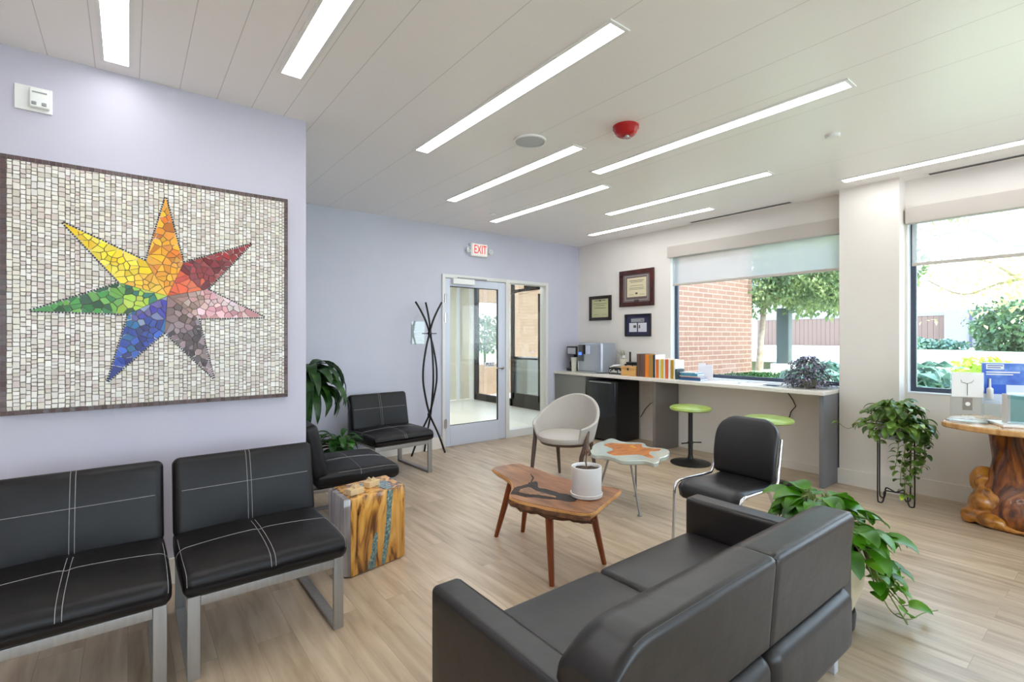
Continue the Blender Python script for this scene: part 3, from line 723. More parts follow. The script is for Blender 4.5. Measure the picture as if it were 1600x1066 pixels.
# pot with dry plant
pt = thing('potted_plant', (2.125, 2.015, .442), 'white ceramic pot with a dried twig plant on the coffee table', 'potted plant')
make('pot', B().lathe([(.06, .012), (.082, .014), (.087, .03), (.088, .175), (.084, .177), (.080, .172), (.079, .155), (.001, .155)], n=48, cap=False), ceramic, pt)
make('saucer', B().lathe([(.078, .0), (.092, .004), (.095, .022), (.090, .024), (.084, .012), (.001, .012)], n=48), ceramic, pt)
make('soil', B().lathe([(.0785, .157), (.05, .160), (.001, .163)], n=32, cap=False, f=lambda p, th: p+Vector((0, 0, noise.noise(p*60)*.006))), soil, pt)
tw = B(); tw.tube([(0, 0, .155), (-.003, .002, .2), (.0, 0, .235), (.004, -.002, .262)], [.005, .0045, .004, .006], 7)
tw.tube([(.004, -.002, .25), (.012, .004, .29), (.016, .006, .34), (.018, .008, .362)], [.008, .0095, .0085, .005], 8)
make('dry_stem', tw, twig_m, pt)
tw = B()
for k in range(7):
    a = k*.9; tw.tube([(.004, 0, .258), (.004+.016*math.cos(a), .016*math.sin(a), .264), (.004+.022*math.cos(a), .022*math.sin(a), .248), (.004+.016*math.cos(a), .016*math.sin(a), .236)], [.004, .006, .005, .003], 6)
make('curled_dry_leaves', tw, noisy('dry_leaf', [(.3, srgb(70, 44, 34)), (.7, srgb(140, 104, 84))], 40, rough=.8), pt)

# ================================================================ RESIN STAR TABLE
rt = thing('resin_table', (3.25, 2.6, 0), 'small side table with wavy pale green resin top and orange wood inlay', 'side table')
RT = smooth([(3.12, 2.9), (3.27, 2.96), (3.33, 2.96), (3.46, 3.01), (3.51, 2.99), (3.45, 2.84), (3.52, 2.76), (3.58, 2.7), (3.45, 2.57), (3.52, 2.48), (3.51, 2.4), (3.4, 2.32), (3.29, 2.28), (3.23, 2.29), (3.11, 2.21), (3.04, 2.21), (3.07, 2.31), (2.96, 2.37), (2.92, 2.43), (2.96, 2.53), (2.95, 2.62), (2.89, 2.66), (2.93, 2.76), (3.04, 2.82)], 2)
make('resin_top', B().prism(RT, .415, .45, .006), green_resin, rt, True)
RW = [(3.21, 2.85), (3.32, 2.88), (3.38, 2.79), (3.45, 2.71), (3.52, 2.68), (3.4, 2.59), (3.43, 2.53), (3.49, 2.46), (3.41, 2.42), (3.34, 2.46), (3.26, 2.42), (3.19, 2.31), (3.155, 2.31), (3.17, 2.39), (3.18, 2.45), (3.08, 2.5), (2.99, 2.54), (3.02, 2.66), (3.1, 2.66), (3.17, 2.7), (3.19, 2.76)]
make('wood_inlay', B().prism(smooth(RW, 1), .447, .4515, .001), orange_wood, rt, True)
make('wood_inlay', B().prism(smooth([(3.30, 2.60), (3.36, 2.70), (3.40, 2.68), (3.34, 2.585)], 1), .4512, .4535), noisy('gold_wood', [(.3, srgb(214, 142, 50)), (.7, srgb(228, 166, 74))], 9, rough=.3), rt, True, label='golden wood chip set in the middle')
for (x0, y0, x1, y1) in ((3.105, 2.385, 3.13, 2.50), (3.46, 2.70, 3.36, 2.62), (3.03, 2.78, 3.10, 2.68)):
    lg = make('leg', B().tube([(x0, y0, .004), (x1, y1, .416)], .0085, 10), steel_frame, rt, True)
    make('foot', B().lathe([(.02, 0), (.02, .006), (.01, .012)], (x0, y0, 0), 16), steel_frame, lg, True)

# ================================================================ BEIGE TUB CHAIR
tc_ = thing('tub_chair', (3.28, 3.38, 0), 'beige upholstered tub chair with dark wooden legs', 'chair', None, R(-72))
# local: front is -Y
def shell(b, rx, ry, inner):
    vs = []; nA, nZ = 40, 10; fs = []
    for i in range(nA+1):
        th = R(-38)+R(256)*i/nA                    # from right arm tip round the back to the left arm tip
        k = max(0, math.sin(th)); tz = .60+.215*k**1.1
        if th < 0 or th > math.pi: tz = .60-.05*min(1, abs(math.sin(th))/.6)
        for j in range(nZ+1):
            t = j/nZ; z = .40+(tz-.40)*t; fl_ = .86+.22*t**.8
            off = -.016 if inner else .016
            vs.append((math.cos(th)*(rx*fl_+off), math.sin(th)*(ry*fl_+off), z+(0 if not j == nZ else 0)))
    return vs, nA, nZ
va, nA, nZ = shell(None, .285, .27, False); vb, _, _ = shell(None, .285, .27, True)
b = B(); N = len(va); st_ = nZ+1; fs = []
for i in range(nA):
    for j in range(nZ):
        a = i*st_+j; fs.append((a, a+st_, a+st_+1, a+1)); fs.append((N+a, N+a+1, N+a+st_+1, N+a+st_))
    fs.append((i*st_+nZ, (i+1)*st_+nZ, N+(i+1)*st_+nZ, N+i*st_+nZ)); fs.append((i*st_, N+i*st_, N+(i+1)*st_, (i+1)*st_))
for j in range(nZ): fs.append((j, j+1, N+j+1, N+j)); a = nA*st_+j; fs.append((a, N+a, N+a+1, a+1))
o = make('shell', b.add(va+vb, fs), fabric, tc_, ang=60)
md = o.modifiers.new('bevel', 'BEVEL'); md.width = .012; md.segments = 3; md.limit_method = 'ANGLE'; md.angle_limit = R(50)
def fcush(p, th): return p
make('seat_cushion', B().lathe([(.20, .40), (.250, .405), (.262, .43), (.258, .452), (.225, .47), (.12, .478), (.001, .48)], (0, -.01, 0), 48, 1, 1.02), fabric, tc_)
make('seat_base', B().lathe([(.16, .375), (.235, .378), (.245, .402), (.1, .403)], (0, -.005, 0), 40), dark_wood, tc_)
for sx, sy, out_ in ((-1, -1, 1), (1, -1, 1), (-1, 1, 0), (1, 1, 0)):
    if out_: pts = [(sx*.245, -.235, 0), (sx*.25, -.17, .30), (sx*.268, -.115, .42), (sx*.283, -.10, .53)]; rr = [.013, .021, .020, .014]
    else: pts = [(sx*.20, .25, 0), (sx*.19, .19, .30), (sx*.18, .16, .39)]; rr = [.013, .021, .022]
    make('leg', B().tube(pts, rr, 10), dark_wood, tc_)

# ================================================================ BLACK VISITOR CHAIR
vc = thing('visitor_chair', (3.03, 1.655, 0), 'black vinyl chair with chrome tube frame, rounded back, facing left', 'chair', None, R(-92))
# local: front -Y, seat centre 0
def sweep_pad(prof, w, th, rr):     # prof: (y,z) line of the pad top; th thickness
    b = B(); n = len(prof); m_ = 10; vs = []
    for side in (0, 1):
        for i, (y, z) in enumerate(prof):
            a = Vector(prof[max(i-1, 0)]); c = Vector(prof[min(i+1, n-1)]); t_ = (c-a).normalized(); nn = Vector((t_.y, -t_.x))
            for k in range(m_+1):
                x = -w+2*w*k/m_; e = abs(x)/w; drop = (th*.45)*max(0, (e-.8)/.2)**2 if side == 0 else -(th*.2)*max(0, (e-.8)/.2)**2
                ed = min(i, n-1-i)/1.5; shr = 1 if ed >= 1 else .96
                q = Vector((y, z))+nn*((th if side else 0)+drop)
                vs.append((x*shr, q.x, q.y))
    S_ = n*(m_+1); fs = []
    for i in range(n-1):
        for k in range(m_):
            a = i*(m_+1)+k; fs.append((a, a+1, a+m_+2, a+m_+1)); fs.append((S_+a, S_+a+m_+1, S_+a+m_+2, S_+a+1))
        for k in (0, m_):
            a = i*(m_+1)+k; q = (a, a+m_+1, S_+a+m_+1, S_+a); fs.append(q if k == 0 else q[::-1])
    for k in range(m_):
        a = k; fs.append((a, S_+a, S_+a+1, a+1)); a = (n-1)*(m_+1)+k; fs.append((a, a+1, S_+a+1, S_+a))
    return b.add(vs, fs)
prof = [(-.225, .345), (-.232, .375), (-.228, .405), (-.21, .432), (-.18, .448), (-.13, .455), (-.05, .45), (.05, .442), (.15, .44), (.22, .446)]
make('seat', sweep_pad(prof, .205, .045, .02), vinyl, vc, ang=70)
hb2 = (.215, .026, .20)
def fback(p):
    z = p.z/hb2[2]; q = p.copy()
    if z > .1:
        k = (z-.1)/.9; q.x *= math.sqrt(max(.0, 1-(k*.92)**3.2))*.999+.001
    if z < 0: q.x *= 1-.04*z*z
    q.y += .9*(q.x**2)*-.35
    q.y += .03*(z*z)
    return Matrix.Rotation(R(-13), 3, 'X') @ q
make('backrest', B().rbox((0, .245, .64), hb2, .024, 3, 12, fback), vinyl, vc, ang=60)
fr = B()
for s in (-1, 1):
    x = s*.222
    fr.tube([(x, -.245, .002), (x, -.232, .2), (x, -.226, .36), (x, -.222, .395), (x, -.205, .42), (x, -.17, .432), (x, -.05, .430), (x, .1, .425), (x, .185, .425), (x, .205, .435), (x, .22, .46), (x*.975, .258, .60), (x*.955, .29, .715)], .010, 10)
    fr.tube([(x, .10, .424), (x, .17, .32), (x, .22, .16), (x, .25, .002)], .010, 10)
fr.tube([(-.222, .1, .415), (.222, .1, .415)], .009, 8); fr.tube([(-.222, -.14, .418), (.222, -.14, .418)], .009, 8)
make('frame', fr, chrome, vc)

# ================================================================ SOFA
sf = thing('loveseat', (1.55, 1.08, 0), 'charcoal leather two-seat sofa seen from behind in the foreground', 'sofa')
SX0, SX1, SY0, SY1 = .775, 2.33, .70, 1.43
def crown(h, a):
    def f(p):
        q = p.copy(); x, y = p.x/h[0], p.y/h[1]
        if p.z > 0: q.z += a*(1-x**4)*(1-y**4)
        return q
    return f
xm = 1.55
for x0, x1 in ((SX0+.115, xm-.002), (xm+.002, SX1-.115)):
    h = ((x1-x0)/2, .30, .09)
    make('seat_cushion', B().rbox(((x0+x1)/2, 1.11, .315), h, .028, 4, 12, crown(h, .012)), sofa_leather, sf, True)
for x0, x1 in ((SX0, SX0+.11), (SX1-.11, SX1)):
    a = make('arm', B().rbox(((x0+x1)/2, (SY0+.03+SY1)/2, .345), (.055, (SY1-SY0-.03)/2, .215), .022, 4, 8, lambda p: p+Vector((0, 0, .006 if p.z > 0 else 0))), sofa_leather, sf, True)
    s_ = B()
    for xx in (x0+.012, x1-.012): s_.tube([(xx, y, .5655) for y in [SY0+.1+.1*i for i in range(7)]], .001, 4)
    make('stitching', s_, dthread, a, True)
# upper back: one long pillow per seat, leaning, rounded on top
x0, x1 = SX0+.02, SX1-.118
h = ((x1-x0)/2, .085, .15); cbk = Vector(((x0+x1)/2, .775, .555))
def fbk(p):
    z = p.z/h[2]; q = p.copy()
    if p.y > 0 and z > 0: q.z -= .05*(p.y/h[1])**2*z          # rounded shoulder toward the seat
    if p.z > 0: q.z += .004*(1-(p.x/h[0])**2)
    q.y += .02*(1-z)*.5*(p.y > 0)-.012*z*(p.y < 0)
    e = max(0, (-p.x/h[0]-.80)/.20); q.z -= .07*e**2.2*max(0, z)   # turned-down near end
    e = max(0, (p.x/h[0]-.93)/.07); q.z -= .015*e**2*max(0, z)
    d = math.exp(-((p.x+cbk.x-xm)/.008)**2); q.z -= .006*d*(z > .9); q.y += .006*d*(p.y < -.08)-.006*d*(p.y > .08)
    return q
def rbx(c, h, r, k, xs, f):
    """rounded box with extra rings at the given x positions"""
    b = B(); b.rbox(c, h, r, k, 16, f); return b
bk = B(); bk.rbox(cbk, h, .03, 5, 120, fbk)
bk = make('back', bk, sofa_leather, sf, True)
s_ = B()
for off in (.004, .012):
    s_.tube([cbk+fbk(Vector((xx, -h[1]+off*1.1, h[2]-.030+off*1.7+.004)))+Vector((0, -.0006, .0006)) for xx in [-h[0]+.08+(2*h[0]-.12)*k/60 for k in range(61)]], .0012, 4)
make('stitching', s_, dthread, bk, True)
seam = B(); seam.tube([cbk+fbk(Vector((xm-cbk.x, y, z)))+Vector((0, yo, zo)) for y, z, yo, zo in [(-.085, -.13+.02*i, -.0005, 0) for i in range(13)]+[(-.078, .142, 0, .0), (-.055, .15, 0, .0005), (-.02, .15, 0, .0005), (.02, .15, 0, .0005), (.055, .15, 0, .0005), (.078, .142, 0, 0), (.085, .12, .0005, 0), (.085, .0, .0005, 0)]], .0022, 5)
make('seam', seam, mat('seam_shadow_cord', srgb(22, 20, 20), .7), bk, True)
# lower rear roll
for x0, x1 in ((SX0+.1, xm-.003), (xm+.003, SX1-.115)):
    h = ((x1-x0)/2, .07, .12)
    make('rear_panel', B().rbox(((x0+x1)/2, .755, .285), h, .045, 5, 10), sofa_leather, sf, True)
make('base_frame', B().box(SX0+.05, SX1-.05, SY0+.05, SY1-.05, .155, .235), black_metal, sf, True)
for x in (SX0+.05, SX1-.05):
    for y in (SY0+.09, SY1-.07):
        make('leg', B().box(x-.018, x+.018, y-.018, y+.018, 0, .16, bev=.003), alu, sf, True)

# ================================================================ COUNTER
ct = thing('counter', (5.2, 3.57, 0), 'long white-topped counter with grey end panels under the window', 'counter')
make('worktop', B().box(4.95, XW-.003, 1.782, YD-.003, .845, .882, bev=.003), top_m, ct, True)
make('end_panel', B().box(4.975, XW-.02, 1.785, 1.825, 0, .845, bev=.002), panel2_m, ct, True)
make('support_panel', B().box(4.985, XW-.02, 3.60, 3.64, 0, .845, bev=.002), panel_m, ct, True)
cb = thing('cabinet', (5.2, 5.03, 0), 'grey-green base cabinet below the coffee maker', 'cabinet')
make('body', B().box(4.99, XW-.02, 4.73, YD-.005, .0, .843), cab_m, cb, True, flat=True)
make('door', B().box(4.972, 4.99, 4.735, YD-.01, .08, .84, bev=.002), cab_m, cb, True)
fg = thing('mini_fridge', (5.2, 4.45, 0), 'black compact fridge tucked under the counter', 'fridge')
make('body', B().box(4.985, 5.44, 4.19, 4.69, .015, .80, bev=.006), black_p, fg, True)
make('door', B().box(4.945, 4.983, 4.19, 4.69, .03, .79, bev=.012), mat('black_gloss_door', srgb(26, 30, 34), .18), fg, True)
b = B(); b.box(4.939, 4.947, 4.25, 4.63, .775, .788, bev=.002); make('handle', b, grey_p, fg, True)
for y in (4.23, 4.65): make('foot', B().lathe([(.015, 0), (.015, .016)], (5.02, y, 0), 12), black_p, fg, True)
# cords
b = B().tube([(5.44, 4.17, .30), (5.455, 4.10, .42), (5.462, 4.02, .50), (5.468, 3.93, .54), (5.462, 3.90, .55)], .005, 6)
make('power_cord', b, black_p, label='black cord running from the fridge to the wall outlet', cat='cord')
b = B().tube([(5.455, 2.30, .80), (5.465, 2.25, .72), (5.458, 2.22, .66), (5.468, 2.27, .60), (5.462, 2.29, .52)], .005, 6); b.box(5.45, 5.478, 2.285, 2.33, .79, .83)
make('power_cord', b, black_p, label='short black cord hanging under the counter behind the stools', cat='cord')
b = B().box(XW-.006, XW, 3.10, 3.175, .40, .515, bev=.002)
make('outlet', b, white_trim, label='white wall outlet plate below the counter behind the first stool', cat='outlet')

# stools
def stool(loc, label):
    t = thing('stool', loc, label, 'stool', 'green-topped stools at the counter')
    make('seat', B().lathe([(.10, .575), (.20, .578), (.217, .592), (.215, .61), (.19, .624), (.10, .632), (.001, .634)], n=48), green_vinyl, t)
    make('post', B().lathe([(.05, .012), (.03, .06), (.024, .10), (.024, .565), (.09, .57), (.10, .578)], n=24), black_metal, t)
    make('base', B().lathe([(.21, 0), (.21, .01), (.17, .022), (.06, .036), (.03, .05)], n=48), black_metal, t)
    b = B(); b.tube([(-.12, .03, .225), (-.02, .0, .225), (.02, .0, .225), (.10, -.07, .225)], .007, 8)
    b.lathe([(.027, .21), (.03, .215), (.03, .235), (.027, .24)], n=20); make('footrest', b, black_metal, t)
    return t
st0 = stool((4.85, 3.05, 0), 'green-topped black pedestal stool, fully visible near the fridge')
dup(st0, (4.74, 2.17, 0), R(50), 'green-topped black pedestal stool half hidden behind the black visitor chair', 'green-topped stools at the counter')

# ---------------- items on the counter
ZT = .8825
# coffee maker
t = thing('coffee_maker', (5.26, 5.20, ZT), 'black and silver drip coffee maker at the far corner of the counter', 'coffee maker')
make('base', B().box(5.16, 5.38, 5.10, 5.30, ZT, ZT+.04, bev=.008), black_p, t, True)
make('tower', B().box(5.31, 5.38, 5.10, 5.30, ZT+.04, ZT+.24, bev=.008), black_p, t, True)
make('brew_head', B().box(5.17, 5.38, 5.09, 5.31, ZT+.24, ZT+.36, bev=.015), black_p, t, True)
make('control_panel', B().box(5.162, 5.172, 5.12, 5.28, ZT+.25, ZT+.34, bev=.003), alu, t, True)
make('carafe', B().lathe([(.05, 0), (.072, .01), (.075, .08), (.05, .14), (.046, .16)], (5.235, 5.20, ZT+.04), 24), mat('dark_glass', srgb(18, 16, 18), .08), t, True)
b = B().lathe([(.035, 0), (.045, .20), (.047, .205), (.001, .205)], (5.08, 5.06, ZT), 24)
make('cup_stack', b, mat('pale_paper', srgb(222, 222, 204), .6), label='tall stack of white paper cups beside the coffee maker', cat='cups')
# water dispenser
t = thing('water_dispenser', (5.2, 4.72, ZT), 'bulky silver countertop water dispenser with a blue light', 'water dispenser')
sil = mat('silver_plastic', srgb(172, 178, 190), .3, .5)
def fdisp(p):
    q = p.copy(); q.x -= .03*(1-(p.y/.22)**2)*(p.x < 0); return q
make('body', B().rbox((5.21, 4.74, ZT+.215), (.15, .225, .205), .03, 4, 8, fdisp), sil, t, True)
make('side_panel', B().box(5.07, 5.35, 4.965, 4.98, ZT+.02, ZT+.40, bev=.005), white_p, t, True)
make('drip_tray', B().box(5.0, 5.2, 4.60, 4.93, ZT, ZT+.02, bev=.005), grey_p, t, True)
make('dispensing_bay', B().box(5.015, 5.05, 4.83, 4.92, ZT+.16, ZT+.39, bev=.004), mat('bay_grey', srgb(84, 90, 92), .4), t, True)
make('nozzle', B().box(5.0, 5.045, 4.795, 4.82, ZT+.26, ZT+.39, bev=.004), black_p, t, True)
make('blue_light', B().box(5.008, 5.04, 4.85, 4.905, ZT+.245, ZT+.285, bev=.006), emit('blue_led', (.05, .12, 1, 1), 1.5), t, True)
make('button_panel', B().box(5.008, 5.03, 4.70, 4.77, ZT+.26, ZT+.38, bev=.004), mat('pale_blue', srgb(196, 206, 230), .4), t, True)
# vase
t = thing('vase', (5.30, 4.34, ZT), 'white ribbed vase with dried grasses and a white bloom', 'vase')
make('jar', B().lathe([(.04, 0), (.052, .01), (.054, .19), (.048, .2), (.046, .19), (.001, .17)], n=32, cap=False), mat('cream_glaze', srgb(222, 214, 196), .4), t)
b = B()
for k in range(26):
    a = random.uniform(0, 6.28); s_ = random.uniform(.02, .08); b.tube([(0, 0, .17), (math.cos(a)*s_*.4, math.sin(a)*s_*.4, .24), (math.cos(a)*s_, math.sin(a)*s_+.03, random.uniform(.28, .33))], [.0015, .002, .001], 4)
make('dried_grass', b, mat('dried_grass', srgb(132, 132, 98), .8), t)
make('bloom', B().rbox((-.01, -.01, .23), (.022, .022, .026), .02, 3, 2), white_p, t)
# coffee sign
t = thing('coffee_sign', (5.12, 4.32, ZT), 'small black and white plaque lettered Coffee in front of the vase', 'sign')
make('plaque', B().box(5.12, 5.15, 4.20, 4.45, ZT, ZT+.095, bev=.012), black_p, t, True)
text('lettering', 'Coffee Bar', .062, white_p, t, face_mx(5.118, 4.325, ZT+.04), sx=.8)
make('white_rim', B().tube([(5.125, 4.43, ZT+.09), (5.12, 4.36, ZT+.115), (5.12, 4.30, ZT+.12), (5.125, 4.25, ZT+.13)], [.006, .014, .014, .004], 8), white_p, t, True)
# router
t = thing('router', (5.30, 4.15, ZT+.13), 'black wifi router with one raised antenna behind the wooden box', 'router')
make('body', B().box(5.25, 5.38, 4.0, 4.26, ZT+.14, ZT+.165, bev=.006), black_p, t, True)
make('antenna', B().box(5.29, 5.305, 4.215, 4.24, ZT+.16, ZT+.30, bev=.004), black_p, t, True)
t = thing('router_stand', (5.30, 4.15, ZT), 'low black stand holding up the router', 'stand')
make('plate', B().box(5.23, 5.40, 3.99, 4.27, ZT+.125, ZT+.139), black_p, t, True, flat=True)
for x in (5.24, 5.385):
    for y in (4.0, 4.255): make('leg', B().box(x-.006, x+.006, y-.006, y+.006, ZT, ZT+.125), black_p, t, True, flat=True)
# wood box
t = thing('wooden_box', (5.14, 4.06, ZT), 'light wooden box with a small dark latch left of the books', 'box')
lw = noisy('light_box_wood', [(.3, srgb(206, 154, 84)), (.7, srgb(218, 170, 100))], 6, (1, 1, 6), .5)
make('body', B().box(5.06, 5.20, 3.955, 4.185, ZT, ZT+.085, bev=.003), lw, t, True)
make('lid', B().box(5.055, 5.205, 3.95, 4.19, ZT+.087, ZT+.118, bev=.003), lw, t, True)
make('latch', B().box(5.048, 5.056, 4.06, 4.08, ZT+.07, ZT+.10, bev=.002), black_p, t, True)
# books
def book(y1, w, h, col, lab, d=.19, x=5.07, lean=0, group='upright books on the counter'):
    t = thing('book', (x+d/2, y1-w/2, ZT), lab, 'book', group)
    m = noisy('cover_'+lab[:9], [(.3, srgb(*col)), (.7, srgb(*[min(255, int(c*1.08)) for c in col]))], 8, (1, 6, .5), .5)
    b = B(); b.box(x, x+.004, y1-w, y1, ZT, ZT+h, bev=.0015); b.box(x, x+d, y1-.003, y1, ZT, ZT+h); b.box(x, x+d, y1-w, y1-w+.003, ZT, ZT+h)
    pg = B().box(x+.004, x+d-.006, y1-w+.003, y1-.003, ZT+.004, ZT+h-.004)
    if lean:
        Mx = Matrix.Translation((0, y1-w, ZT)) @ Matrix.Rotation(lean, 4, 'X') @ Matrix.Translation((0, -(y1-w), -ZT)); b.xf(Mx); pg.xf(Mx)
    make('cover', b, m, t, True); make('pages', pg, mat('paper', srgb(236, 230, 216), .8), t, True, flat=True)
ybk = 3.942
for w, h, col, lab in ((.048, .285, (92, 66, 58), 'thick dark brown hardback beside the wooden box'), (.040, .285, (100, 74, 64), 'dark brown hardback, second from the wooden box'),
                       (.036, .285, (104, 78, 68), 'brown hardback touching the tall orange book'), (.055, .28, (222, 128, 36), 'tall orange hardback between the brown and tan books'),
                       (.060, .28, (166, 122, 62), 'tall tan hardback next to the tall orange book'), (.026, .28, (34, 52, 62), 'tall dark blue book ending the tall group'),
                       (.010, .28, (238, 240, 240), 'thin tall white booklet after the dark blue book'),
                       (.040, .225, (226, 108, 26), 'short bright orange book, first of the short ones'), (.028, .225, (214, 226, 196), 'short pale green book beside the bright orange one'),
                       (.034, .23, (214, 178, 48), 'short mustard yellow book after the pale green one'), (.026, .235, (230, 222, 206), 'short cream book right of the mustard one'),
                       (.040, .23, (206, 96, 66), 'short coral red book between cream and white ones'), (.030, .23, (238, 234, 224), 'short white book right of the coral red one'),
                       (.038, .225, (180, 140, 38), 'short olive gold book near the right end of the row'), (.018, .225, (228, 222, 206), 'last thin cream book of the standing row')):
    book(ybk, w, h, col, lab); ybk -= w+.0015
book(ybk-.006, .02, .12, (60, 78, 84), 'small dark grey book leaning at the end of the row', d=.15)
ys = ybk-.05
t_ = []
for i, (dx, w, l, h, col, lab) in enumerate(((0, .16, .27, .022, (44, 92, 140), 'dark blue book at the bottom of the flat pile'), (.01, .15, .25, .014, (150, 120, 160), 'mauve book second from bottom of the flat pile'),
                                  (.0, .15, .24, .014, (206, 200, 186), 'cream book in the middle of the flat pile'), (.005, .15, .22, .026, (70, 146, 176), 'teal blue book near the top of the flat pile'),
                                  (.01, .14, .20, .010, (222, 230, 236), 'thin white booklet on top of the flat pile'))):
    z0 = ZT+sum((.022, .014, .014, .026, .010)[:i])+.0005*i
    t = thing('book', (5.15, ys-l/2, z0), lab, 'book', 'flat pile of books by the window')
    m = mat('flat_cover', srgb(*col), .5)
    b = B(); y1 = ys-.0-(i % 2)*.01; b.box(5.08+dx, 5.08+dx+w, y1-l, y1, z0, z0+.002); b.box(5.08+dx, 5.08+dx+w, y1-l, y1, z0+h-.002, z0+h); b.box(5.08+dx, 5.083+dx, y1-l, y1, z0, z0+h)
    make('cover', b, m, t, True, flat=True)
    make('pages', B().box(5.084+dx, 5.076+dx+w, y1-l+.004, y1-.004, z0+.002, z0+h-.002), mat('paper2', srgb(232, 232, 230), .8), t, True, flat=True)
for i, (y, h, lab) in enumerate(((3.19, .19, 'white leaflet standing behind the flat book pile, left one'), (3.10, .175, 'white leaflet standing behind the flat book pile, right one'))):
    b = B().box(5.32, 5.324, y-.04, y+.05, ZT, ZT+h); make('leaflet', b, mat('leaflet_paper', srgb(238, 236, 242), .6), label=lab, cat='leaflet', group='standing leaflets', flat=True)
for i, (x, y, lab) in enumerate(((5.22, 2.80, 'loose white sheet lying right of the book pile'), (5.16, 2.52, 'loose white sheet lying nearer the phone'))):
    b = B().box(-.11, .11, -.14, .14, 0, .003); b.xf(Matrix.Translation((x, y, ZT)) @ Matrix.Rotation(.2+i*.3, 4, 'Z'))
    make('paper_sheet', b, mat('sheet', srgb(244, 244, 246), .6), label=lab, cat='paper', group='loose sheets on the counter', flat=True)
b = B().box(5.12, 5.19, 2.26, 2.40, ZT, ZT+.010, bev=.004)
make('phone', b, mat('slate_phone', srgb(70, 84, 104), .2), label='slim dark phone lying flat on the counter', cat='phone')
# purple plant
t = thing('purple_plant', (5.24, 2.02, ZT), 'bushy purple trailing plant in a pot at the counter end', 'potted plant')
make('pot', B().lathe([(.06, 0), (.075, .01), (.085, .08), (.08, .085), (.07, .07), (.001, .07)], n=24, cap=False), mat('stone_pot', srgb(120, 116, 96), .7), t)
b = B(); sb = B()
for k in range(950):
    a = random.uniform(0, 6.28); u = random.uniform(-.55, 1); rr = .20*math.sqrt(max(.05, 1-max(0, u)**2))*random.uniform(.55, 1.08)
    z = .12+u*.19; leaf(b, (math.cos(a)*rr, math.sin(a)*rr, max(.012, z)), a+random.uniform(-.8, .8), random.uniform(-.6, .9), random.uniform(.03, .05), .018, 1, 'oval', n=3)
for k in range(40):
    a = random.uniform(0, 6.28); sb.tube([(0, 0, .07), (math.cos(a)*.06, math.sin(a)*.06, .17), (math.cos(a)*.15, math.sin(a)*.15, random.uniform(.04, .2))], .002, 4)
for v in b.v: v.z = max(v.z, .004); v.x = min(v.x, .235); v.y = max(v.y, -.235)
make('foliage', b, purple_m, t, ang=180); make('stems', sb, mat('purple_stem', srgb(90, 70, 88), .6), t)

# ================================================================ FRAMES ON THE WINDOW WALL
def framed(y0, y1, z0, z1, fw, fm, matm, paper, label, inner, lines, group='framed certificates'):
    t = thing('framed_certificate', (XW, (y0+y1)/2, z0), label, 'picture', group)
    f = B(); x0, x1 = XW-.028, XW-.001
    f.box(x0, x1, y0, y0+fw, z0, z1, bev=.004); f.box(x0, x1, y1-fw, y1, z0, z1, bev=.004); f.box(x0, x1, y0+fw, y1-fw, z0, z0+fw, bev=.004); f.box(x0, x1, y0+fw, y1-fw, z1-fw, z1, bev=.004)
    make('frame', f, fm, t, True)
    make('mat_board', B().box(XW-.012, XW-.008, y0+fw, y1-fw, z0+fw, z1-fw), matm, t, True, flat=True)
    for k_, (a, c, e, g, m) in enumerate(inner): make('document', B().box(XW-.0135-.0012*k_, XW-.0115, y1-a*(y1-y0), y1-c*(y1-y0), z0+e*(z1-z0), z0+g*(z1-z0)), m, t, True, flat=True)
    lb = B()
    for (a, c, e, hh) in lines: lb.box(XW-.0172, XW-.0145, y1-a*(y1-y0), y1-c*(y1-y0), z0+e*(z1-z0), z0+(e+hh)*(z1-z0))
    if lines: make('printing', lb, mat('ink', srgb(92, 86, 74), .7), t, True, flat=True)
    return t
parch = mat('parchment', srgb(222, 210, 176), .6); parch2 = mat('parchment_green', srgb(206, 204, 160), .6); white_paper = mat('white_doc', srgb(214, 216, 224), .6)
cherry = noisy('dark_cherry', [(.3, srgb(50, 20, 18)), (.7, srgb(84, 36, 30))], 10, rough=.25)
blackwood = mat('black_brown_frame', srgb(34, 24, 20), .3)
framed(4.70, 5.12, 1.625, 1.985, .045, blackwood, parch2, parch, 'smallest dark-framed certificate nearest the corner', [], [(.25, .42, .80, .02), (.45, .55, .78, .05), (.6, .76, .80, .02), (.22, .8, .68, .012), (.3, .7, .6, .012), (.25, .75, .5, .012), (.2, .42, .24, .008), (.58, .8, .24, .008)])
framed(3.97, 4.545, 1.80, 2.30, .06, cherry, mat('grey_mat', srgb(120, 106, 104), .6), parch, 'largest diploma in a wide dark cherry frame',
       [(.17, .83, .17, .84, mat('silver_fillet', srgb(172, 166, 160), .3, .4)), (.19, .81, .19, .82, mat('mat2', srgb(104, 88, 86), .6)), (.23, .79, .26, .78, parch)],
       [])
t = bpy.data.objects[[o.name for o in bpy.data.objects if o.get('label', '').startswith('largest diploma')][0]]
lb = B()
for (a, c, e, hh) in ((.3, .72, .70, .012), (.34, .68, .66, .01), (.32, .7, .56, .008), (.3, .72, .5, .008), (.3, .72, .46, .008), (.28, .42, .32, .006), (.6, .74, .32, .006), (.48, .54, .33, .045), (.44, .58, .10, .08)):
    lb.box(XW-.0185, XW-.0165, 4.545-a*.575, 4.545-c*.575, 1.80+e*.5, 1.80+(e+hh)*.5)
make('printing', lb, mat('ink2', srgb(70, 60, 54), .7), t, True, flat=True)
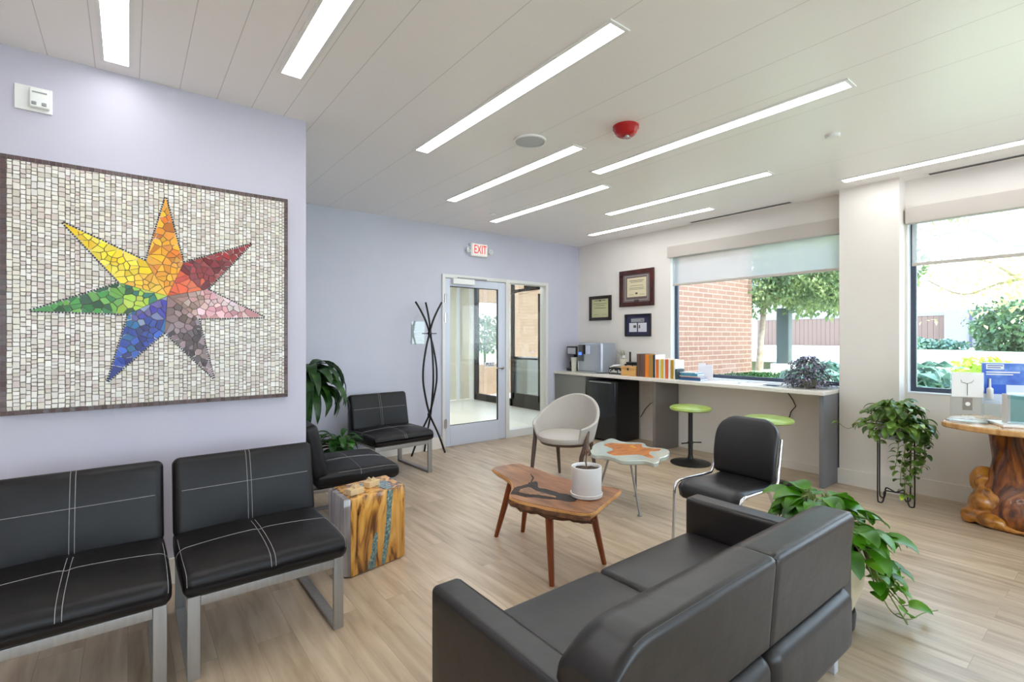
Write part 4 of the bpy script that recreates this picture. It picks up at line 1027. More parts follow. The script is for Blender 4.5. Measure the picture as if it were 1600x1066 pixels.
framed(4.02, 4.45, 1.39, 1.695, .022, mat('black_frame', srgb(20, 20, 26), .3), mat('navy_mat', srgb(46, 44, 78), .6), parch, 'navy-matted black frame holding three small papers',
       [(.24, .75, .64, .80, mat('grey_doc', srgb(150, 154, 156), .6)), (.17, .47, .20, .60, white_paper), (.52, .84, .20, .60, white_paper)],
       [(.62, .72, .70, .03), (.34, .44, .38, .12), (.55, .60, .36, .14)])

# ================================================================ DOOR WALL
dr = thing('door_1', (3.6, YD, 0), None, None); dr['kind'] = 'structure'
f = B(); y0, y1 = YD-.025, YD+.11
f.box(DX0, DX0+.04, y0, y1, 0, DZ, bev=.003); f.box(4.055, 4.115, y0, y1, 0, DZ, bev=.003); f.box(DX1-.045, DX1, y0, y1, 0, DZ, bev=.003)
f.box(DX0+.04, 4.055, y0, y1, DZ-.045, DZ, bev=.003); f.box(4.115, DX1-.045, y0, y1, DZ-.045, DZ, bev=.003); f.box(4.115, DX1-.045, y0, y1, 0, .105, bev=.003)
make('door_frame', f, alu_white, dr, True, kind='structure')
lf = B(); y0, y1 = YD-.01, YD+.035
lf.box(3.112, 3.185, y0, y1, .008, 2.115, bev=.003); lf.box(3.935, 4.052, y0, y1, .008, 2.115, bev=.003); lf.box(3.185, 3.935, y0, y1, .008, .265, bev=.003); lf.box(3.185, 3.935, y0, y1, 2.02, 2.115, bev=.003)
make('door_leaf', lf, mat('pale_blue_aluminium', srgb(208, 214, 228), .4, .1), dr, True, kind='structure')
make('pane', B().box(3.185, 3.935, YD+.01, YD+.014, .265, 2.02), glass_m, dr, True, flat=True, kind='structure')
gk = B(); 
gk.box(3.922, 3.935, YD-.004, YD+.008, .265, 2.02); gk.box(3.185, 3.935, YD-.004, YD+.008, 2.01, 2.02); gk.box(3.185, 3.935, YD-.004, YD+.008, .265, .272)
make('gasket', gk, black_p, dr, True, flat=True, kind='structure')
make('pane', B().box(4.115, DX1-.045, YD+.03, YD+.034, .105, DZ-.045), glass_m, dr, True, flat=True, kind='structure')
h = B(); h.lathe([(.026, 0), (.026, .012), (.012, .016), (.012, .04)], (0, 0, 0), 20); h.xf(Matrix.Translation((3.995, YD-.01, .965)) @ Matrix.Rotation(R(90), 4, 'X'))
h.tube([(3.995, YD-.05, .965), (3.96, YD-.055, .965), (3.88, YD-.052, .965)], .009, 8); make('door_handle', h, chrome, dr, True, kind='structure')
make('door_closer', B().box(3.20, 3.52, YD-.07, YD-.011, 2.045, 2.115, bev=.006), white_p, dr, True, kind='structure')
make('closer_arm', B().box(3.28, 3.72, YD-.05, YD-.035, 2.122, 2.134), grey_p, dr, True, kind='structure')
for z in (.30, 1.62, 1.86):
    make('hinge', B().tube([(3.108, YD-.03, z-.06), (3.108, YD-.03, z+.06)], .011, 8).box(3.09, 3.13, YD-.028, YD-.008, z-.05, z+.05), chrome, dr, True, kind='structure')
make('door_sticker', B().box(3.72, 3.89, YD-.0, YD+.0095, .985, 1.045), white_p, dr, True, flat=True, kind='structure')
text('door_sticker_lettering', 'PULL', .062, mat('navy_ink', srgb(34, 46, 92), .5), dr, face_my(3.805, YD-.002, 1.015))['kind'] = 'structure'
# exit sign
t = thing('exit_sign', (3.60, YD, 2.42), 'white exit sign with red letters and two lamp heads above the door', 'exit sign')
make('housing', B().box(3.475, 3.735, YD-.05, YD-.003, 2.425, 2.595, bev=.012), white_p, t, True)
make('face_panel', B().box(3.50, 3.725, YD-.0535, YD-.049, 2.437, 2.583), emit('exit_backlight', (1, .93, .88, 1), .42), t, True, flat=True)
text('exit_lettering', 'EXIT', .155, emit('exit_red', (.62, .03, .02, 1), .7), t, face_my(3.612, YD-.056, 2.51), sx=.62)
for x in (3.435, 3.775):
    hb_ = B().lathe([(.020, 0), (.034, .006), (.036, .03), (.02, .05), (.001, .052)], (0, 0, 0), 20); hb_.xf(Matrix.Translation((x, YD-.075, 2.50)) @ Matrix.Rotation(R(-90), 4, 'X'))
    lh = make('lamp_head', hb_, white_p, t, True)
    hb_ = B().lathe([(.026, 0), (.022, .004), (.001, .005)], n=20); hb_.xf(Matrix.Translation((x, YD-.076, 2.50)) @ Matrix.Rotation(R(90), 4, 'X')); make('lens', hb_, acrylic, lh, True)
# notice on wall
t = thing('wall_notice', (2.745, YD, 1.29), 'white sheet in a clear holder on the wall behind the coat rack', 'notice')
make('sheet', B().box(2.66, 2.83, YD-.004, YD-.001, 1.30, 1.56), white_p, t, True, flat=True)
make('clear_holder', B().box(2.655, 2.835, YD-.0075, YD-.0045, 1.29, 1.57), acrylic, t, True, flat=True)
b = B()
for k in range(7): b.box(2.68, 2.68+random.uniform(.06, .12), YD-.0045, YD-.0038, 1.52-.03*k, 1.522-.03*k)
make('printing', b, grey_p, t, True, flat=True)
# coat rack
cx, cy = 2.775, 5.13
rk = thing('coat_rack', (cx, cy, 0), 'black bent-rod coat rack beside the glass door', 'coat rack')
rr_ = [(-.205, .003), (-.12, .22), (-.03, .40), (0.0, .47), (.04, .60), (.082, .80), (.092, .93), (.082, 1.08), (.045, 1.28), (.012, 1.40), (-.01, 1.48), (-.045, 1.58), (-.10, 1.69), (-.16, 1.79)]
def spl(p, n=4):
    out = []
    for i in range(len(p)-1):
        p0, p1, p2, p3 = [Vector(p[max(0, min(len(p)-1, j))]) for j in (i-1, i, i+1, i+2)]
        for k in range(n):
            t = k/n; out.append(.5*((2*p1)+(-p0+p2)*t+(2*p0-5*p1+4*p2-p3)*t*t+(-p0+3*p1-3*p2+p3)*t**3))
    out.append(Vector(p[-1])); return out
for k, a in enumerate((R(-15), R(182), R(262))):
    pts = [(cx+math.cos(a)*r_-math.sin(a)*.014, cy+math.sin(a)*r_+math.cos(a)*.014, z) for r_, z in [tuple(v) for v in spl(rr_)]]
    make('rod', B().tube(pts, .0115, 10), black_metal, rk, True)
b = B()
for a in (R(-38), R(82), R(142)): b.tube([(cx-math.cos(a)*.085, cy-math.sin(a)*.085, 1.42), (cx+math.cos(a)*.085, cy+math.sin(a)*.085, 1.42)], .005, 6)
make('hooks', b, black_metal, rk, True)
b = B(); b.lathe([(.022, 0), (.022, .05)], (cx, cy, .44), 16); b.lathe([(.02, 0), (.02, .03)], (cx, cy, 1.405), 16); make('collar', b, black_metal, rk, True)

# ================================================================ ALCOVE PLANTS
t = thing('corn_plant', (1.28, 4.72, 0), 'tall drooping dark green plant at the corner behind the lavender wall', 'potted plant')
make('pot', B().lathe([(.12, 0), (.14, .01), (.165, .27), (.155, .28), (.14, .26), (.001, .26)], n=32, cap=False), mat('grey_pot', srgb(90, 90, 92), .6), t)
make('trunk', B().tube([(0, 0, .25), (.01, 0, .6), (.02, -.01, 1.08)], [.03, .027, .022], 10), trunk_m, t)
b = B()
for k in range(74):
    a = k*2.399+random.uniform(-.2, .2); hgt = random.uniform(.84, 1.12)
    leaf(b, (.02+.02*math.cos(a), -.01+.02*math.sin(a), hgt), a, random.uniform(.55, 1.15), random.uniform(.36, .54), random.uniform(.085, .12), random.uniform(2.3, 3.0), 'strap', .2, 9, random.uniform(-.2, .2))
for v in b.v: v.x = max(v.x, XC+.012-1.28)
make('foliage', b, drac_m, t, ang=180)
t = thing('peace_lily', (1.56, 4.62, 0), 'low leafy green plant between the two alcove chairs', 'potted plant')
make('pot', B().lathe([(.09, 0), (.10, .01), (.12, .2), (.112, .21), (.10, .19), (.001, .19)], n=28, cap=False), ceramic, t)
b = B(); sb = B()
for k in range(52):
    a = random.uniform(0, 6.28); r_ = random.uniform(.02, .10); z = random.uniform(.30, .46)
    p = (math.cos(a)*r_, math.sin(a)*r_, z); sb.tube([(math.cos(a)*.03, math.sin(a)*.03, .19), p], .003, 4)
    leaf(b, p, a, random.uniform(.2, 1.2), random.uniform(.12, .19), random.uniform(.06, .085), 1.5, 'oval', .3, 6)
for v in b.v: v.x = min(v.x, 1.80-1.56)
make('foliage', b, lily_m, t, ang=180); make('stems', sb, stem_m, t)

# ================================================================ POTHOS BEHIND THE SOFA
t = thing('pothos_planter', (2.66, .98, 0), 'large trailing green pothos in a cream pot behind the sofa', 'potted plant')
make('caddy', B().lathe([(.12, .0), (.15, .01), (.155, .07), (.15, .085), (.05, .086)], n=32), black_p, t)
make('pot', B().lathe([(.12, .087), (.14, .09), (.185, .22), (.19, .33), (.175, .38), (.165, .38), (.16, .33), (.001, .33)], n=40, cap=False), cream_pot, t)
b = B(); sb = B()
def vine(sb, b, pts, r, nl, L, W, shape='heart', jitter=.5):
    sp_ = spl(pts, 5); sb.tube(sp_, r, 5)
    for k in range(nl):
        i = int((k+.6)/nl*(len(sp_)-1)); p = sp_[i]; d = (sp_[min(i+1, len(sp_)-1)]-sp_[max(i-1, 0)])
        a = math.atan2(d.y, d.x)+random.choice((-1, 1))*random.uniform(.3, 1.2)
        q = p+Vector((math.cos(a), math.sin(a), .5))*L*.25; sb.tube([p, q], r*.6, 4)
        leaf(b, q, a, random.uniform(-.3, .5), L*random.uniform(.75, 1.15), W*random.uniform(.8, 1.1), 1.1, shape, .2, 6, random.uniform(-.5, .5))
for k in range(90):
    a = k*2.399; r_ = random.uniform(.06, .27 if not 1.0 < (a % 6.2832) < 3.6 else .13); z = .46+.16*(1-r_/.24)+random.uniform(-.03, .05)
    p = Vector((math.cos(a)*r_, math.sin(a)*r_, z)); sb.tube([(math.cos(a)*.04, math.sin(a)*.04, .34), p*.6+Vector((0, 0, z*.42)), p], .004, 5)
    leaf(b, p, a+random.uniform(-.4, .4), random.uniform(0, .8), random.uniform(.10, .15), random.uniform(.075, .105), 1.4, 'heart', .2, 6, random.uniform(-.3, .3))
for (a, l, z) in ((-45, .40, .06), (-58, .36, .04), (-34, .36, .10), (-25, .38, .2), (-50, .33, .16), (-38, .30, .24), (10, .3, .25), (-8, .32, .22), (35, .3, .30), (-62, .30, .30), (-95, .24, .36), (55, .26, .34), (-48, .26, .30), (-30, .42, .14), (-42, .36, .20)):
    ar = R(a); c_, s_ = math.cos(ar), math.sin(ar)
    vine(sb, b, [(0, 0, .35), (c_*.12, s_*.12, .43), (c_*.20, s_*.20, .36), (c_*.25, s_*.25, .24), (c_*l, s_*l, z)], .0035, 11, .095, .075)
vine(sb, b, [(.14, -.2, .2), (.20, -.24, .07), (.27, -.29, .03), (.35, -.33, .05), (.41, -.37, .06)], .0028, 2, .05, .035)
for v in b.v+sb.v:
    if v.x+2.66 < 2.345 and v.y+.98 < 1.44 and v.z < .58: v.x = 2.345-2.66
    if v.x+2.66 < 2.22 and v.y+.98 < .9: v.x = 2.225-2.66
    v.z = max(v.z, .006)
make('foliage', b, pothos_m, t, ang=180); make('stems', sb, stem_m, t)

# ================================================================ WIRE STAND + TRAILING PLANT
t = thing('plant_stand', (5.02, 1.25, 0), 'black bent-wire plant stand against the wall column', 'plant stand')
b = B(); w_ = .10
cs_ = [(4.90, 1.33), (5.06, 1.12), (5.14, 1.36), (4.98, 1.10)]
lp = [(4.905, 1.36), (4.965, 1.13), (5.15, 1.20), (5.10, 1.40)]
cen = Vector((5.03, 1.27))
for i, (x, y) in enumerate(lp):
    p = Vector((x, y)); q = Vector(lp[(i+1) % 4]); i1 = p+(cen-p).normalized()*.055
    x2, y2 = i1.x, i1.y
    b.tube(spl([(x, y, .60), (x, y, .35), (x, y, .05), (x+(x2-x)*.25, y+(y2-y)*.25, .008), (x+(x2-x)*.75, y+(y2-y)*.75, .008), (x2, y2, .05), (x2, y2, .085), (x2+(cen.x-x2)*.2, y2+(cen.y-y2)*.2, .10), (cen.x, cen.y, .085)], 4), .0055, 8)
make('wire_legs', b, black_metal, t, True)
b = B(); b.tube([(cen.x+.135*math.cos(k/24*6.2832), cen.y+.135*math.sin(k/24*6.2832), .60) for k in range(25)], .005, 8, cap=False); make('top_ring', b, black_metal, t, True)
t = thing('trailing_plant', (cen.x, cen.y, .53), 'leafy trailing plant spilling from the wire stand', 'potted plant')
make('pot', B().lathe([(.08, .0), (.11, .005), (.125, .13), (.118, .135), (.1, .11), (.001, .11)], n=32, cap=False), mat('pale_grey_pot', srgb(160, 166, 162), .5), t)
b = B(); sb = B()
for k in range(170):
    a = random.uniform(0, 6.28); r_ = random.uniform(.04, .25); z = .14+.16*(1-(r_/.25)**2)+random.uniform(-.03, .03)-(.04 if r_ > .18 else 0)
    if math.cos(a)*r_ > .2: continue
    p = Vector((math.cos(a)*r_, math.sin(a)*r_, z)); sb.tube([(math.cos(a)*.03, math.sin(a)*.03, .12), p], .003, 4)
    leaf(b, p, a+random.uniform(-.5, .5), random.uniform(-.3, .7), random.uniform(.07, .11), random.uniform(.045, .06), 1.4, 'heart', .2, 6, random.uniform(-.4, .4))
for (dx, dy, zz, n_) in ((-.05, -.14, -.2, 14), (-.03, -.16, -.26, 12), (.03, -.14, -.16, 10), (-.10, -.08, -.46, 18), (-.07, -.10, -.38, 16), (-.05, -.12, -.30, 14), (-.12, -.05, -.25, 12), (-.02, -.13, -.22, 10), (.02, -.15, -.12, 8), (-.09, -.09, -.34, 14), (-.17, .06, -.02, 5), (-.15, .12, .02, 4), (.0, -.2, .0, 6)):
    vine(sb, b, [(0, 0, .12), (dx*.9, dy*.9, .17), (dx*1.15, dy*1.15, .05), (dx*1.1+random.uniform(-.03, .03), dy*1.1+random.uniform(-.03, .03), zz*.5), (dx+random.uniform(-.04, .04), dy+random.uniform(-.04, .04), zz)], .0025, int(n_*1.7), .062, .046)
vine(sb, b, [(-.05, .1, .12), (-.12, .22, .12), (-.15, .29, .06), (-.16, .36, .10), (-.16, .38, .13)], .0025, 2, .05, .04)
for v in b.v+sb.v:
    v.x = min(v.x, (5.30 if v.y+cen.y > 1.29 else 5.46)-cen.x)
make('foliage', b, pothos2_m, t, ang=180); make('stems', sb, stem_m, t)

# ================================================================ ROOT TABLE
rtb = thing('root_table', (5.17, .50, 0), 'live-edge slab table on a carved tree-root base at right edge', 'table')
SL = smooth([(4.76, .93), (4.84, .93), (4.98, .95), (5.18, .93), (5.36, .86), (5.43, .70), (5.44, .30), (5.42, -.1), (5.2, -.3), (4.95, -.25), (4.78, .0), (4.66, .25), (4.60, .50), (4.60, .66), (4.64, .78), (4.70, .88)], 2)
make('slab_top', B().prism(SL, .715, .755, .008), slab_m, rtb, True)
b = B()
def blob(b, c, h, col=None):
    b.lathe([(max(.001, math.cos(R(a_)))*1.0, math.sin(R(a_))) for a_ in range(-90, 91, 15)], n=24, f=lambda p, th: Vector((p.x*h[0], p.y*h[1], p.z*h[2]))*(1+.22*noise.noise(Vector((p.x*2.2+c[0]*9, p.y*2.2+c[1]*9, p.z*2.2))))+Vector(c)*1)
    for i in range(len(b.v)): b.v[i].z = max(b.v[i].z, .001)
def trunkf(p, th):
    k = 1+.10*math.sin(3*th+p.z*5)+.07*math.sin(5*th-p.z*9)+.08*noise.noise(Vector((p.x*6, p.y*6, p.z*4)))
    return Vector((p.x*k, p.y*k, p.z))
b.lathe([(.30, 0), (.31, .10), (.27, .22), (.225, .35), (.205, .5), (.20, .62), (.215, .70), (.21, .716)], (5.15, .46, 0), 72, .86, 1.12, trunkf)
o = make('root_base', b, stump_m, rtb, True, ang=180)
b = B(); blob(b, (5.10, .74, .30), (.09, .09, .10)); blob(b, (5.04, .72, .13), (.12, .11, .12)); blob(b, (5.06, .70, .20), (.10, .10, .10)); blob(b, (4.98, .79, .05), (.10, .07, .055)); blob(b, (4.94, .80, .04), (.06, .05, .045)); blob(b, (4.92, .68, .05), (.09, .09, .05)); blob(b, (4.90, .58, .022), (.05, .15, .024)); blob(b, (5.06, .64, .14), (.12, .12, .15))
o = make('root_burl', b, stump2_m, rtb, True, ang=180)
md = o.modifiers.new('remesh', 'REMESH'); md.mode = 'VOXEL'; md.voxel_size = .010; md.use_smooth_shade = True
md = o.modifiers.new('sm', 'SMOOTH'); md.iterations = 8; md.factor = .6
# things standing on it
ZR = .756
t = thing('sign_holder', (4.86, .80, ZR), 'clear acrylic stand holding a white card with a necklace and tag', 'display stand')
def tilt_y(b, x, y, z, rz, k=1): return b.xf(Matrix.Translation((x, y, z)) @ Matrix.Rotation(rz, 4, 'Z') @ Matrix.Scale(k, 4))
rz = R(-62)
make('base', tilt_y(B().lathe([(.10, 0), (.10, .012), (.09, .014)], n=32), 4.86, .80, ZR, rz, 1.2), acrylic, t, True)
make('panel', tilt_y(B().box(-.08, .08, .0, .004, .014, .30), 4.86, .80, ZR, rz, 1.2), acrylic, t, True, flat=True)
make('card', tilt_y(B().box(-.075, .075, -.003, -.001, .15, .30), 4.86, .80, ZR, rz, 1.2), white_p, t, True, flat=True)
b = B(); b.tube([(-.03, -.005, .255), (-.025, -.005, .24), (0, -.005, .232), (.025, -.005, .24), (.03, -.005, .255)], .0018, 5); b.tube([(0, -.005, .232), (0, -.005, .16)], .0015, 5); tilt_y(b, 4.86, .80, ZR, rz, 1.2); make('necklace', b, chrome, t, True)
b = B().box(-.022, .022, -.008, -.004, .07, .145); tilt_y(b, 4.86, .80, ZR, rz, 1.2); make('tag', b, mat('tag_grey', srgb(140, 132, 122), .6), t, True, flat=True)
b = B().lathe([(.012, 0), (.012, .002)], n=20); b.xf(Matrix.Rotation(R(90), 4, 'X')); b.xf(Matrix.Translation((0, -.0085, .108))); tilt_y(b, 4.86, .80, ZR, rz, 1.2); make('tag_disc', b, white_p, t, True)
t = thing('poster_stand', (5.12, .56, ZR), 'blue and white toothbrush advertisement in a clear stand behind the acrylic case', 'poster stand')
px_, py_ = 5.12, .56
make('clear_backing', tilt_y(B().box(-.17, .17, .0, .004, .0, .34), px_, py_, ZR, rz, 1.25), acrylic, t, True, flat=True)
pm = mat('poster_white', srgb(220, 230, 246), .4)
make('poster', tilt_y(B().box(-.17, .17, -.004, -.001, .10, .345), px_, py_, ZR, rz, 1.25), pm, t, True, flat=True)
make('poster_blue_band', tilt_y(B().box(-.168, .168, -.006, -.0035, .215, .34), px_, py_, ZR, rz, 1.25), noisy('poster_blue', [(.35, srgb(30, 76, 190)), (.55, srgb(76, 124, 214)), (.75, srgb(150, 180, 232))], 9, rough=.4), t, True, flat=True)
make('poster_blue_block', tilt_y(B().box(-.168, -.06, -.006, -.0035, .16, .216), px_, py_, ZR, rz, 1.25), mat('deep_blue', srgb(16, 84, 200), .4), t, True, flat=True)
make('poster_logo_box', tilt_y(B().box(-.15, -.07, -.0075, -.0055, .305, .335), px_, py_, ZR, rz, 1.25), white_p, t, True, flat=True)
b = B()
for (x0, x1, z0) in ((-.145, -.075, .324), (-.145, -.085, .312)): b.box(x0, x1, -.009, -.007, z0, z0+.006)
tilt_y(b, px_, py_, ZR, rz, 1.25); make('logo_lines', b, mat('logo_blue', srgb(96, 120, 180), .5), t, True, flat=True)
b = B(); b.box(-.15, .0, -.009, -.0055, .285, .292); b.box(-.15, -.03, -.009, -.0055, .272, .278); b.box(-.16, -.10, -.009, -.003, .112, .116); b.box(-.09, .02, -.009, -.003, .112, .116)
tilt_y(b, px_, py_, ZR, rz, 1.25); make('caption_lines', b, white_p, t, True, flat=True)
b = B().tube([(0, 0, .13), (0, 0, .19), (0, 0, .20), (0, 0, .25)], [.016, .016, .006, .005], 10); b.xf(Matrix.Translation((-.135, -.012, .0))); tilt_y(b, px_, py_, ZR, rz, 1.25); make('printed_brush', b, white_p, t, True)
t = thing('acrylic_case', (4.95, .51, ZR), 'teal-tinted acrylic display case on a white tray', 'display case')
make('tray', tilt_y(B().box(-.16, .20, -.14, .10, 0, .018, bev=.003), 4.93, .52, ZR, rz), white_p, t, True)
tealg = mat('teal_panel', srgb(132, 196, 190), .3); P(tealg).inputs['Transmission Weight'].default_value = .3
make('case_side', tilt_y(B().box(-.105, -.09, -.06, .02, .019, .22), 4.93, .52, ZR, rz), ceramic, t, True, flat=True)
make('teal_panel', tilt_y(B().box(-.09, .04, -.01, .01, .019, .215), 4.93, .52, ZR, rz), tealg, t, True, flat=True)
make('clear_cover', tilt_y(B().box(-.11, .11, -.07, -.066, .019, .235), 4.93, .52, ZR, rz), acrylic, t, True, flat=True)
b = B(); b.rbox((0, 0, .05), (.035, .03, .05), .01, 3, 3); b.rbox((0, 0, .115), (.025, .02, .02), .012, 3, 2); tilt_y(b, 4.95, .47, ZR+.019, rz)
make('white_device', b, white_p, t, True)

# ================================================================ VESTIBULE
VX = 6.12; VY = 9.35
struct('vestibule_floor', B().box(1.8, VX+.1, YD+.1, VY, -.1, -.002), tile_m)
struct('vestibule_ceiling', B().box(1.8, VX+.1, YD+.12, VY+.1, 2.62, 2.8), bright_trim)
struct('wall_vestibule', B().box(1.8, VX-.02, VY, VY+.1, 0, 2.62).box(1.8, 1.9, YD+.12, VY, 0, 2.62).box(XO, VX+.08, YD+.12, YD+.30, 0, 2.62), cream_m)
struct('trim_2', B().box(5.72, 5.80, VY-.03, VY, 0, 2.62).box(VX-.06, VX+.02, VY-.16, VY, 0, 2.62), bright_trim)
struct('trim_3', B().box(5.05, 5.12, VY-.02, VY, 0, 2.1), mat('grey_strip', srgb(150, 146, 136), .6))
t = thing('ceiling_light', (4.2, 7.3, 2.62), 'unseen ceiling panel added to brighten the entrance lobby', 'ceiling light', 'added lobby fill light')  # glowing panel out of view, added to lift the lobby's brightness
make('diffuser', B().box(3.9, 4.5, 6.4, 8.2, 2.612, 2.619), lamp_m, t, True, flat=True)
# outer storefront in the plane x = VX
sfr = thing('door_2', (VX, 8.0, 0), None, None); sfr['kind'] = 'structure'
f = B()
for a, c in ((9.08, 9.19), (7.80, 7.86), (6.86, 6.95), (YD+.30, YD+.36)): f.box(VX-.03, VX+.03, a, c, 0, 2.62)
f.box(VX-.03, VX+.03, YD+.30, 9.19, 0, .14); f.box(VX-.03, VX+.03, YD+.30, 9.19, 2.55, 2.62)
make('door_frame', f, bronze, sfr, True, flat=True, kind='structure')
f = B(); f.box(VX-.09, VX-.07, 6.98, 7.76, .95, .98); f.box(VX-.03, VX+.0, 6.95, 7.02, .14, 2.2); f.box(VX-.03, VX, 7.74, 7.80, .14, .98); f.box(VX-.03, VX+.02, 6.95, 7.80, .14, .27); f.box(VX-.03, VX+.02, 6.95, 7.80, 2.28, 2.33)
f.box(VX-.09, VX-.03, 7.62, 7.68, .93, 1.0); make('push_bar', f, bronze, sfr, True, flat=True, kind='structure')
f = B(); f.box(VX-.10, VX-.03, 7.0, 7.35, 2.30, 2.52); f.tube([(VX-.12, 7.2, 2.30), (VX-.14, 7.6, 2.26), (VX-.1, 7.75, 2.25)], .02, 6); make('door_closer', f, bronze, sfr, True, flat=True, kind='structure')
make('pane', B().box(VX-.002, VX+.002, YD+.36, 9.08, .14, 2.55), glass_m, sfr, True, flat=True, kind='structure')
# wall return between the building edge and the outside
struct('wall_vestibule_side', B().box(XO, VX+.02, YD-.76, YD+.12, 0, 2.9), brick_m)

# ================================================================ OUTSIDE
GZ = .70
struct('ground_rear', B().box(-60, XO, -60, -3.4, -.2, -.01), pave_m)
struct('ground', B().box(VX+.1, 120, 4.95, 60, -.2, -.01), pave_m)
struct('ground_terrace', B().box(XO, 120, -40, 4.95, -.2, GZ), lawn_m)
struct('ground_rise', B().box(20, 120, 4.95, 60, -.2, GZ), lawn_m)
struct('wall_brick_wing', B().box(XO+.0, 9.38, 4.60, 4.95, -.1, 3.3), brick_m)
struct('wall_brick_far', B().box(7.70, 14, 9.8, 10.1, -.1, 3.4).box(6.70, 7.70, 9.8, 10.1, -.1, .72).box(6.50, 7.70, 9.8, 10.1, 2.24, 3.4), brick2_m)
struct('path', B().box(14, 24, -30, 12, GZ, GZ+.01), pave_m)
struct('road', B().box(24.5, 27, -30, 12, GZ, GZ+.012), pave_m)
struct('entrance_mat', B().box(VX+.12, 7.6, 6.4, 8.2, -.01, .02), mat_m)
b = B().box(6.6, 7.0, 7.95, 8.45, .02, .95, bev=.03)
make('litter_bin', b, mat('grey_bin', srgb(112, 120, 122), .5), label='grey box-shaped bin outside the entrance door', cat='bin')
make('notice_sheet', B().box(8.75, 9.05, 9.79, 9.799, 1.15, 1.75), white_p, label='white notice taped on the far brick wall outside', cat='notice', flat=True)

def crown_of(b, c, r, n, L, W):
    for k in range(n):
        u = random.uniform(-1, 1); a = random.uniform(0, 6.28); q = math.sqrt(1-u*u); rr = random.uniform(.55, 1)
        nb = noise.noise(Vector((q*math.cos(a)*2+c[0], q*math.sin(a)*2, u*2)))*.35+1
        p = Vector(c)+Vector((q*math.cos(a)*r[0], q*math.sin(a)*r[1], u*r[2]))*rr*nb
        leaf(b, p, random.uniform(0, 6.28), random.uniform(-1, .8), L*random.uniform(.7, 1.2), W, .8, 'oval', .2, 2, random.uniform(-1, 1))
def tree(loc, trunk, crowns, m, label, L=.16, W=.09):
    t = thing('tree', loc, label, 'tree', 'trees outside the windows')
    tb_ = B().tube(trunk[0], trunk[1], 10)
    for c, r, n in crowns: tb_.tube([trunk[0][-1], tuple(Vector(trunk[0][-1])*.4+Vector(c)*.6), c], [trunk[1][-1], .03, .015], 6)
    make('trunk', tb_, trunk_m, t, True)
    b = B()
    for c, r, n in crowns: crown_of(b, c, r, n, L, W)
    make('foliage', b, m, t, True, ang=180)
tree((10.1, 4.8, GZ), ([(10.1, 4.8, GZ), (10.12, 4.78, 1.3), (10.2, 4.75, 2.0)], [.075, .06, .05]), [((10.1, 4.85, 2.65), (.95, .8, .85), 4600), ((10.9, 4.3, 2.75), (1.1, .9, .85), 5200), ((10.4, 4.6, 3.3), (.9, .8, .6), 2400), ((11.5, 3.9, 2.9), (.8, .8, .9), 3000)], tree_m, 'leafy green young tree right of the brick wall outside', .09, .05)
tree((13.8, 5.87, GZ), ([(13.8, 5.87, GZ), (13.8, 5.8, 2.2)], [.08, .07]), [((13.4, 4.9, 2.9), (1.4, 1.3, 1.0), 2600), ((14.3, 4.2, 3.0), (1.2, 1.2, .9), 1800)], tree_m, 'second leafy tree farther back behind the first one', .18, .10)
# bare-branched yellow tree in the right window
t = thing('tree', (12.5, 1.2, GZ), 'pale yellow-leaved tree with thin branches in the right window', 'tree', 'trees outside the windows')
b = B()
b.tube([(12.8, -1.5, GZ), (12.7, -1.3, 2.0), (12.5, -.9, 3.6)], [.16, .13, .10], 8)
brs = [[(12.7, -1.3, 2.0), (12.3, .2, 2.4), (12.0, 1.4, 2.35), (11.9, 2.0, 2.15), (11.8, 2.5, 2.45)], [(12.6, -1.2, 2.6), (12.2, .4, 3.0), (12.0, 1.4, 2.95), (11.9, 1.9, 3.3), (11.8, 2.9, 3.2)],
       [(12.5, -1, 3.3), (12.2, .6, 3.8), (12, 1.6, 3.6), (11.9, 2.8, 3.75)], [(12.0, 1.3, 2.36), (11.9, 1.6, 2.65), (11.8, 1.9, 2.8)], [(12.2, .5, 2.42), (12.0, .9, 2.2), (11.9, 1.3, 2.1)]]
for q in brs: b.tube(spl(q, 4), [.035-.022*i/(len(spl(q, 4))-1) for i in range(len(spl(q, 4)))], 6)
make('trunk', b, trunk_m, t, True)
b = B()
for q in brs:
    for p in spl(q, 6):
        for k in range(26): leaf(b, Vector(p)+Vector((random.gauss(0, .3), random.gauss(0, .3), random.gauss(0, .22))), random.uniform(0, 6.28), random.uniform(-1, .6), random.uniform(.06, .12), .06, .6, 'oval', .2, 2)
make('foliage', b, tree2_m, t, True, ang=180)
def shrub(c, r, n, m, label, L=.14, W=.08, group='shrubs outside the windows', name='shrub'):
    b = B(); crown_of(b, (c[0], c[1], c[2]+r[2]*.55), r, n, L, W)
    for v in b.v:
        if v.z < GZ: v.z = GZ+.01
    make(name, b, m, None, ang=180, label=label, cat='shrub', group=group)
shrub((36, 3.6, GZ), (3.2, 2.2, 1.9), 5200, bush_m, 'big rounded green bush right of the lilac shed', .28, .18)
shrub((36.5, 8.2, GZ), (1.0, 2.2, .45), 900, hosta_m, 'low pale hedge in front of the mauve fence', .3, .2)
shrub((8.5, 2.0, GZ), (.7, .55, .22), 360, hosta_m, 'blue-green broad-leaved plants just outside the right window', .26, .14)
shrub((9.9, 1.45, GZ), (.5, .4, .28), 500, leafmat('lime_leaf', [(.35, srgb(150, 180, 50)), (.7, srgb(206, 216, 90))], 5, .5), 'lime green shrub behind the blue-green plants', .12, .07)
shrub((7.7, 2.62, GZ), (.7, .5, .25), 320, hosta_m, 'blue-green plants seen behind the purple counter plant', .24, .13)
shrub((20, 5.4, GZ), (1.4, .9, .8), 700, bush_m, 'small bush near the brick corner beyond the first trunk', .2, .12)
b = B()
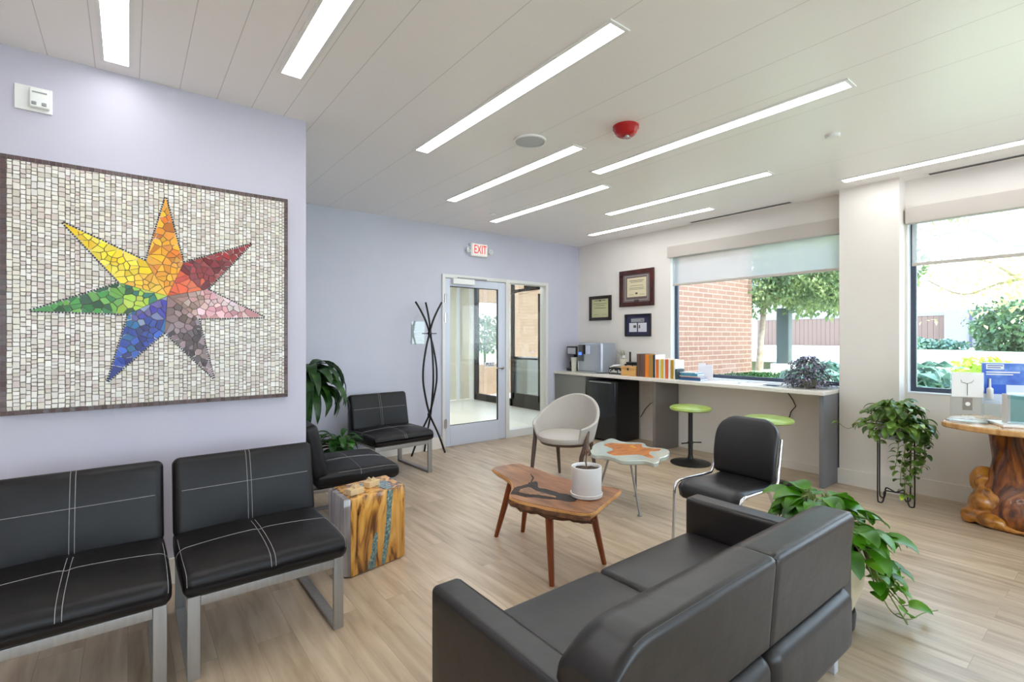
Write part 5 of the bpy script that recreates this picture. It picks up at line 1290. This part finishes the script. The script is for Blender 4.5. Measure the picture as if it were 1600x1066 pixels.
for k in range(7000): leaf(b, (random.uniform(5.9, 9.2), random.uniform(2.95, 4.5), GZ-.01), random.uniform(0, 6.28), random.uniform(.5, 1.4), random.uniform(.06, .13), .035, .6, 'strap', .1, 2)
o = make('groundcover', b, grass_m, None, ang=180, label='dense green groundcover below the brick wall outside', cat='groundcover', kind='stuff')
# utility post and panel
t = thing('signpost', (11.05, 4.70, GZ), 'grey-green utility cabinet on a stone foot behind the trees', 'utility box')
make('post', B().box(10.95, 11.15, 4.60, 4.85, GZ, 2.0, bev=.02), mat('green_grey_metal', srgb(70, 80, 80), .5), t, True)
make('foot', B().box(10.9, 11.2, 4.50, 4.95, GZ, GZ+.12, bev=.02), pave_m, t, True)
t = thing('garden_fence', (47, 11.5, GZ), 'mauve board fence across the lawn', 'fence')
b = B()
for k in range(40): b.box(46.9, 47.0, 8.9+k*.34, 9.22+k*.34, GZ, 3.0)
make('boards', b, mauve_m, t, True, flat=True); make('cap_rail', B().box(46.85, 47.1, 8.9, 22.5, 3.0, 3.3), palemauve, t, True, flat=True)
t = thing('shed', (46, 8.1, GZ), 'pale lilac panelled shed beside the mauve fence', 'shed')
make('panel', B().box(46.3, 46.4, 6.2, 7.35, GZ, 3.5), palemauve, t, True, flat=True); make('panel', B().box(46.3, 46.4, 7.5, 8.85, GZ, 3.4), palemauve, t, True, flat=True)
make('post', B().box(46.2, 46.35, 7.36, 7.49, GZ, 3.45), mat('shed_post', srgb(70, 70, 100), .6), t, True, flat=True); make('post', B().box(46.2, 46.35, 6.08, 6.19, GZ, 3.45), mauve_m, t, True, flat=True)
t = thing('distant_building', (46, 20, GZ), 'low grey-roofed building seen through the roller shade', 'building')
make('walls', B().box(52, 58, 14, 32, GZ, 6.4), mat('pale_render', srgb(190, 186, 186), .8), t, True, flat=True); make('roof', B().box(51.4, 58.6, 13.6, 32.4, 6.4, 8.3), mat('grey_roof', srgb(140, 144, 152), .8), t, True, flat=True)
for k, (x, y, z, r) in enumerate(((60, 56, 0, 5), (72, 80, 0, 7), (14.3, 20.6, 0, 1.25))):
    b = B(); crown_of(b, (x, y, GZ+r*.75), (r, r, r*.8), 900, .2*r, .12*r)
    b.tube([(x, y, -.01), (x, y, GZ+r*.5)], .05*r, 6)
    make('distant_tree', b, bush_m, None, ang=180, label=['round tree beyond the car park seen through the glass door, nearest', 'widest tree beyond the car park seen through the glass door', 'small slim tree seen through the glass door, closest to the entrance'][k], cat='tree', group='trees beyond the car park')
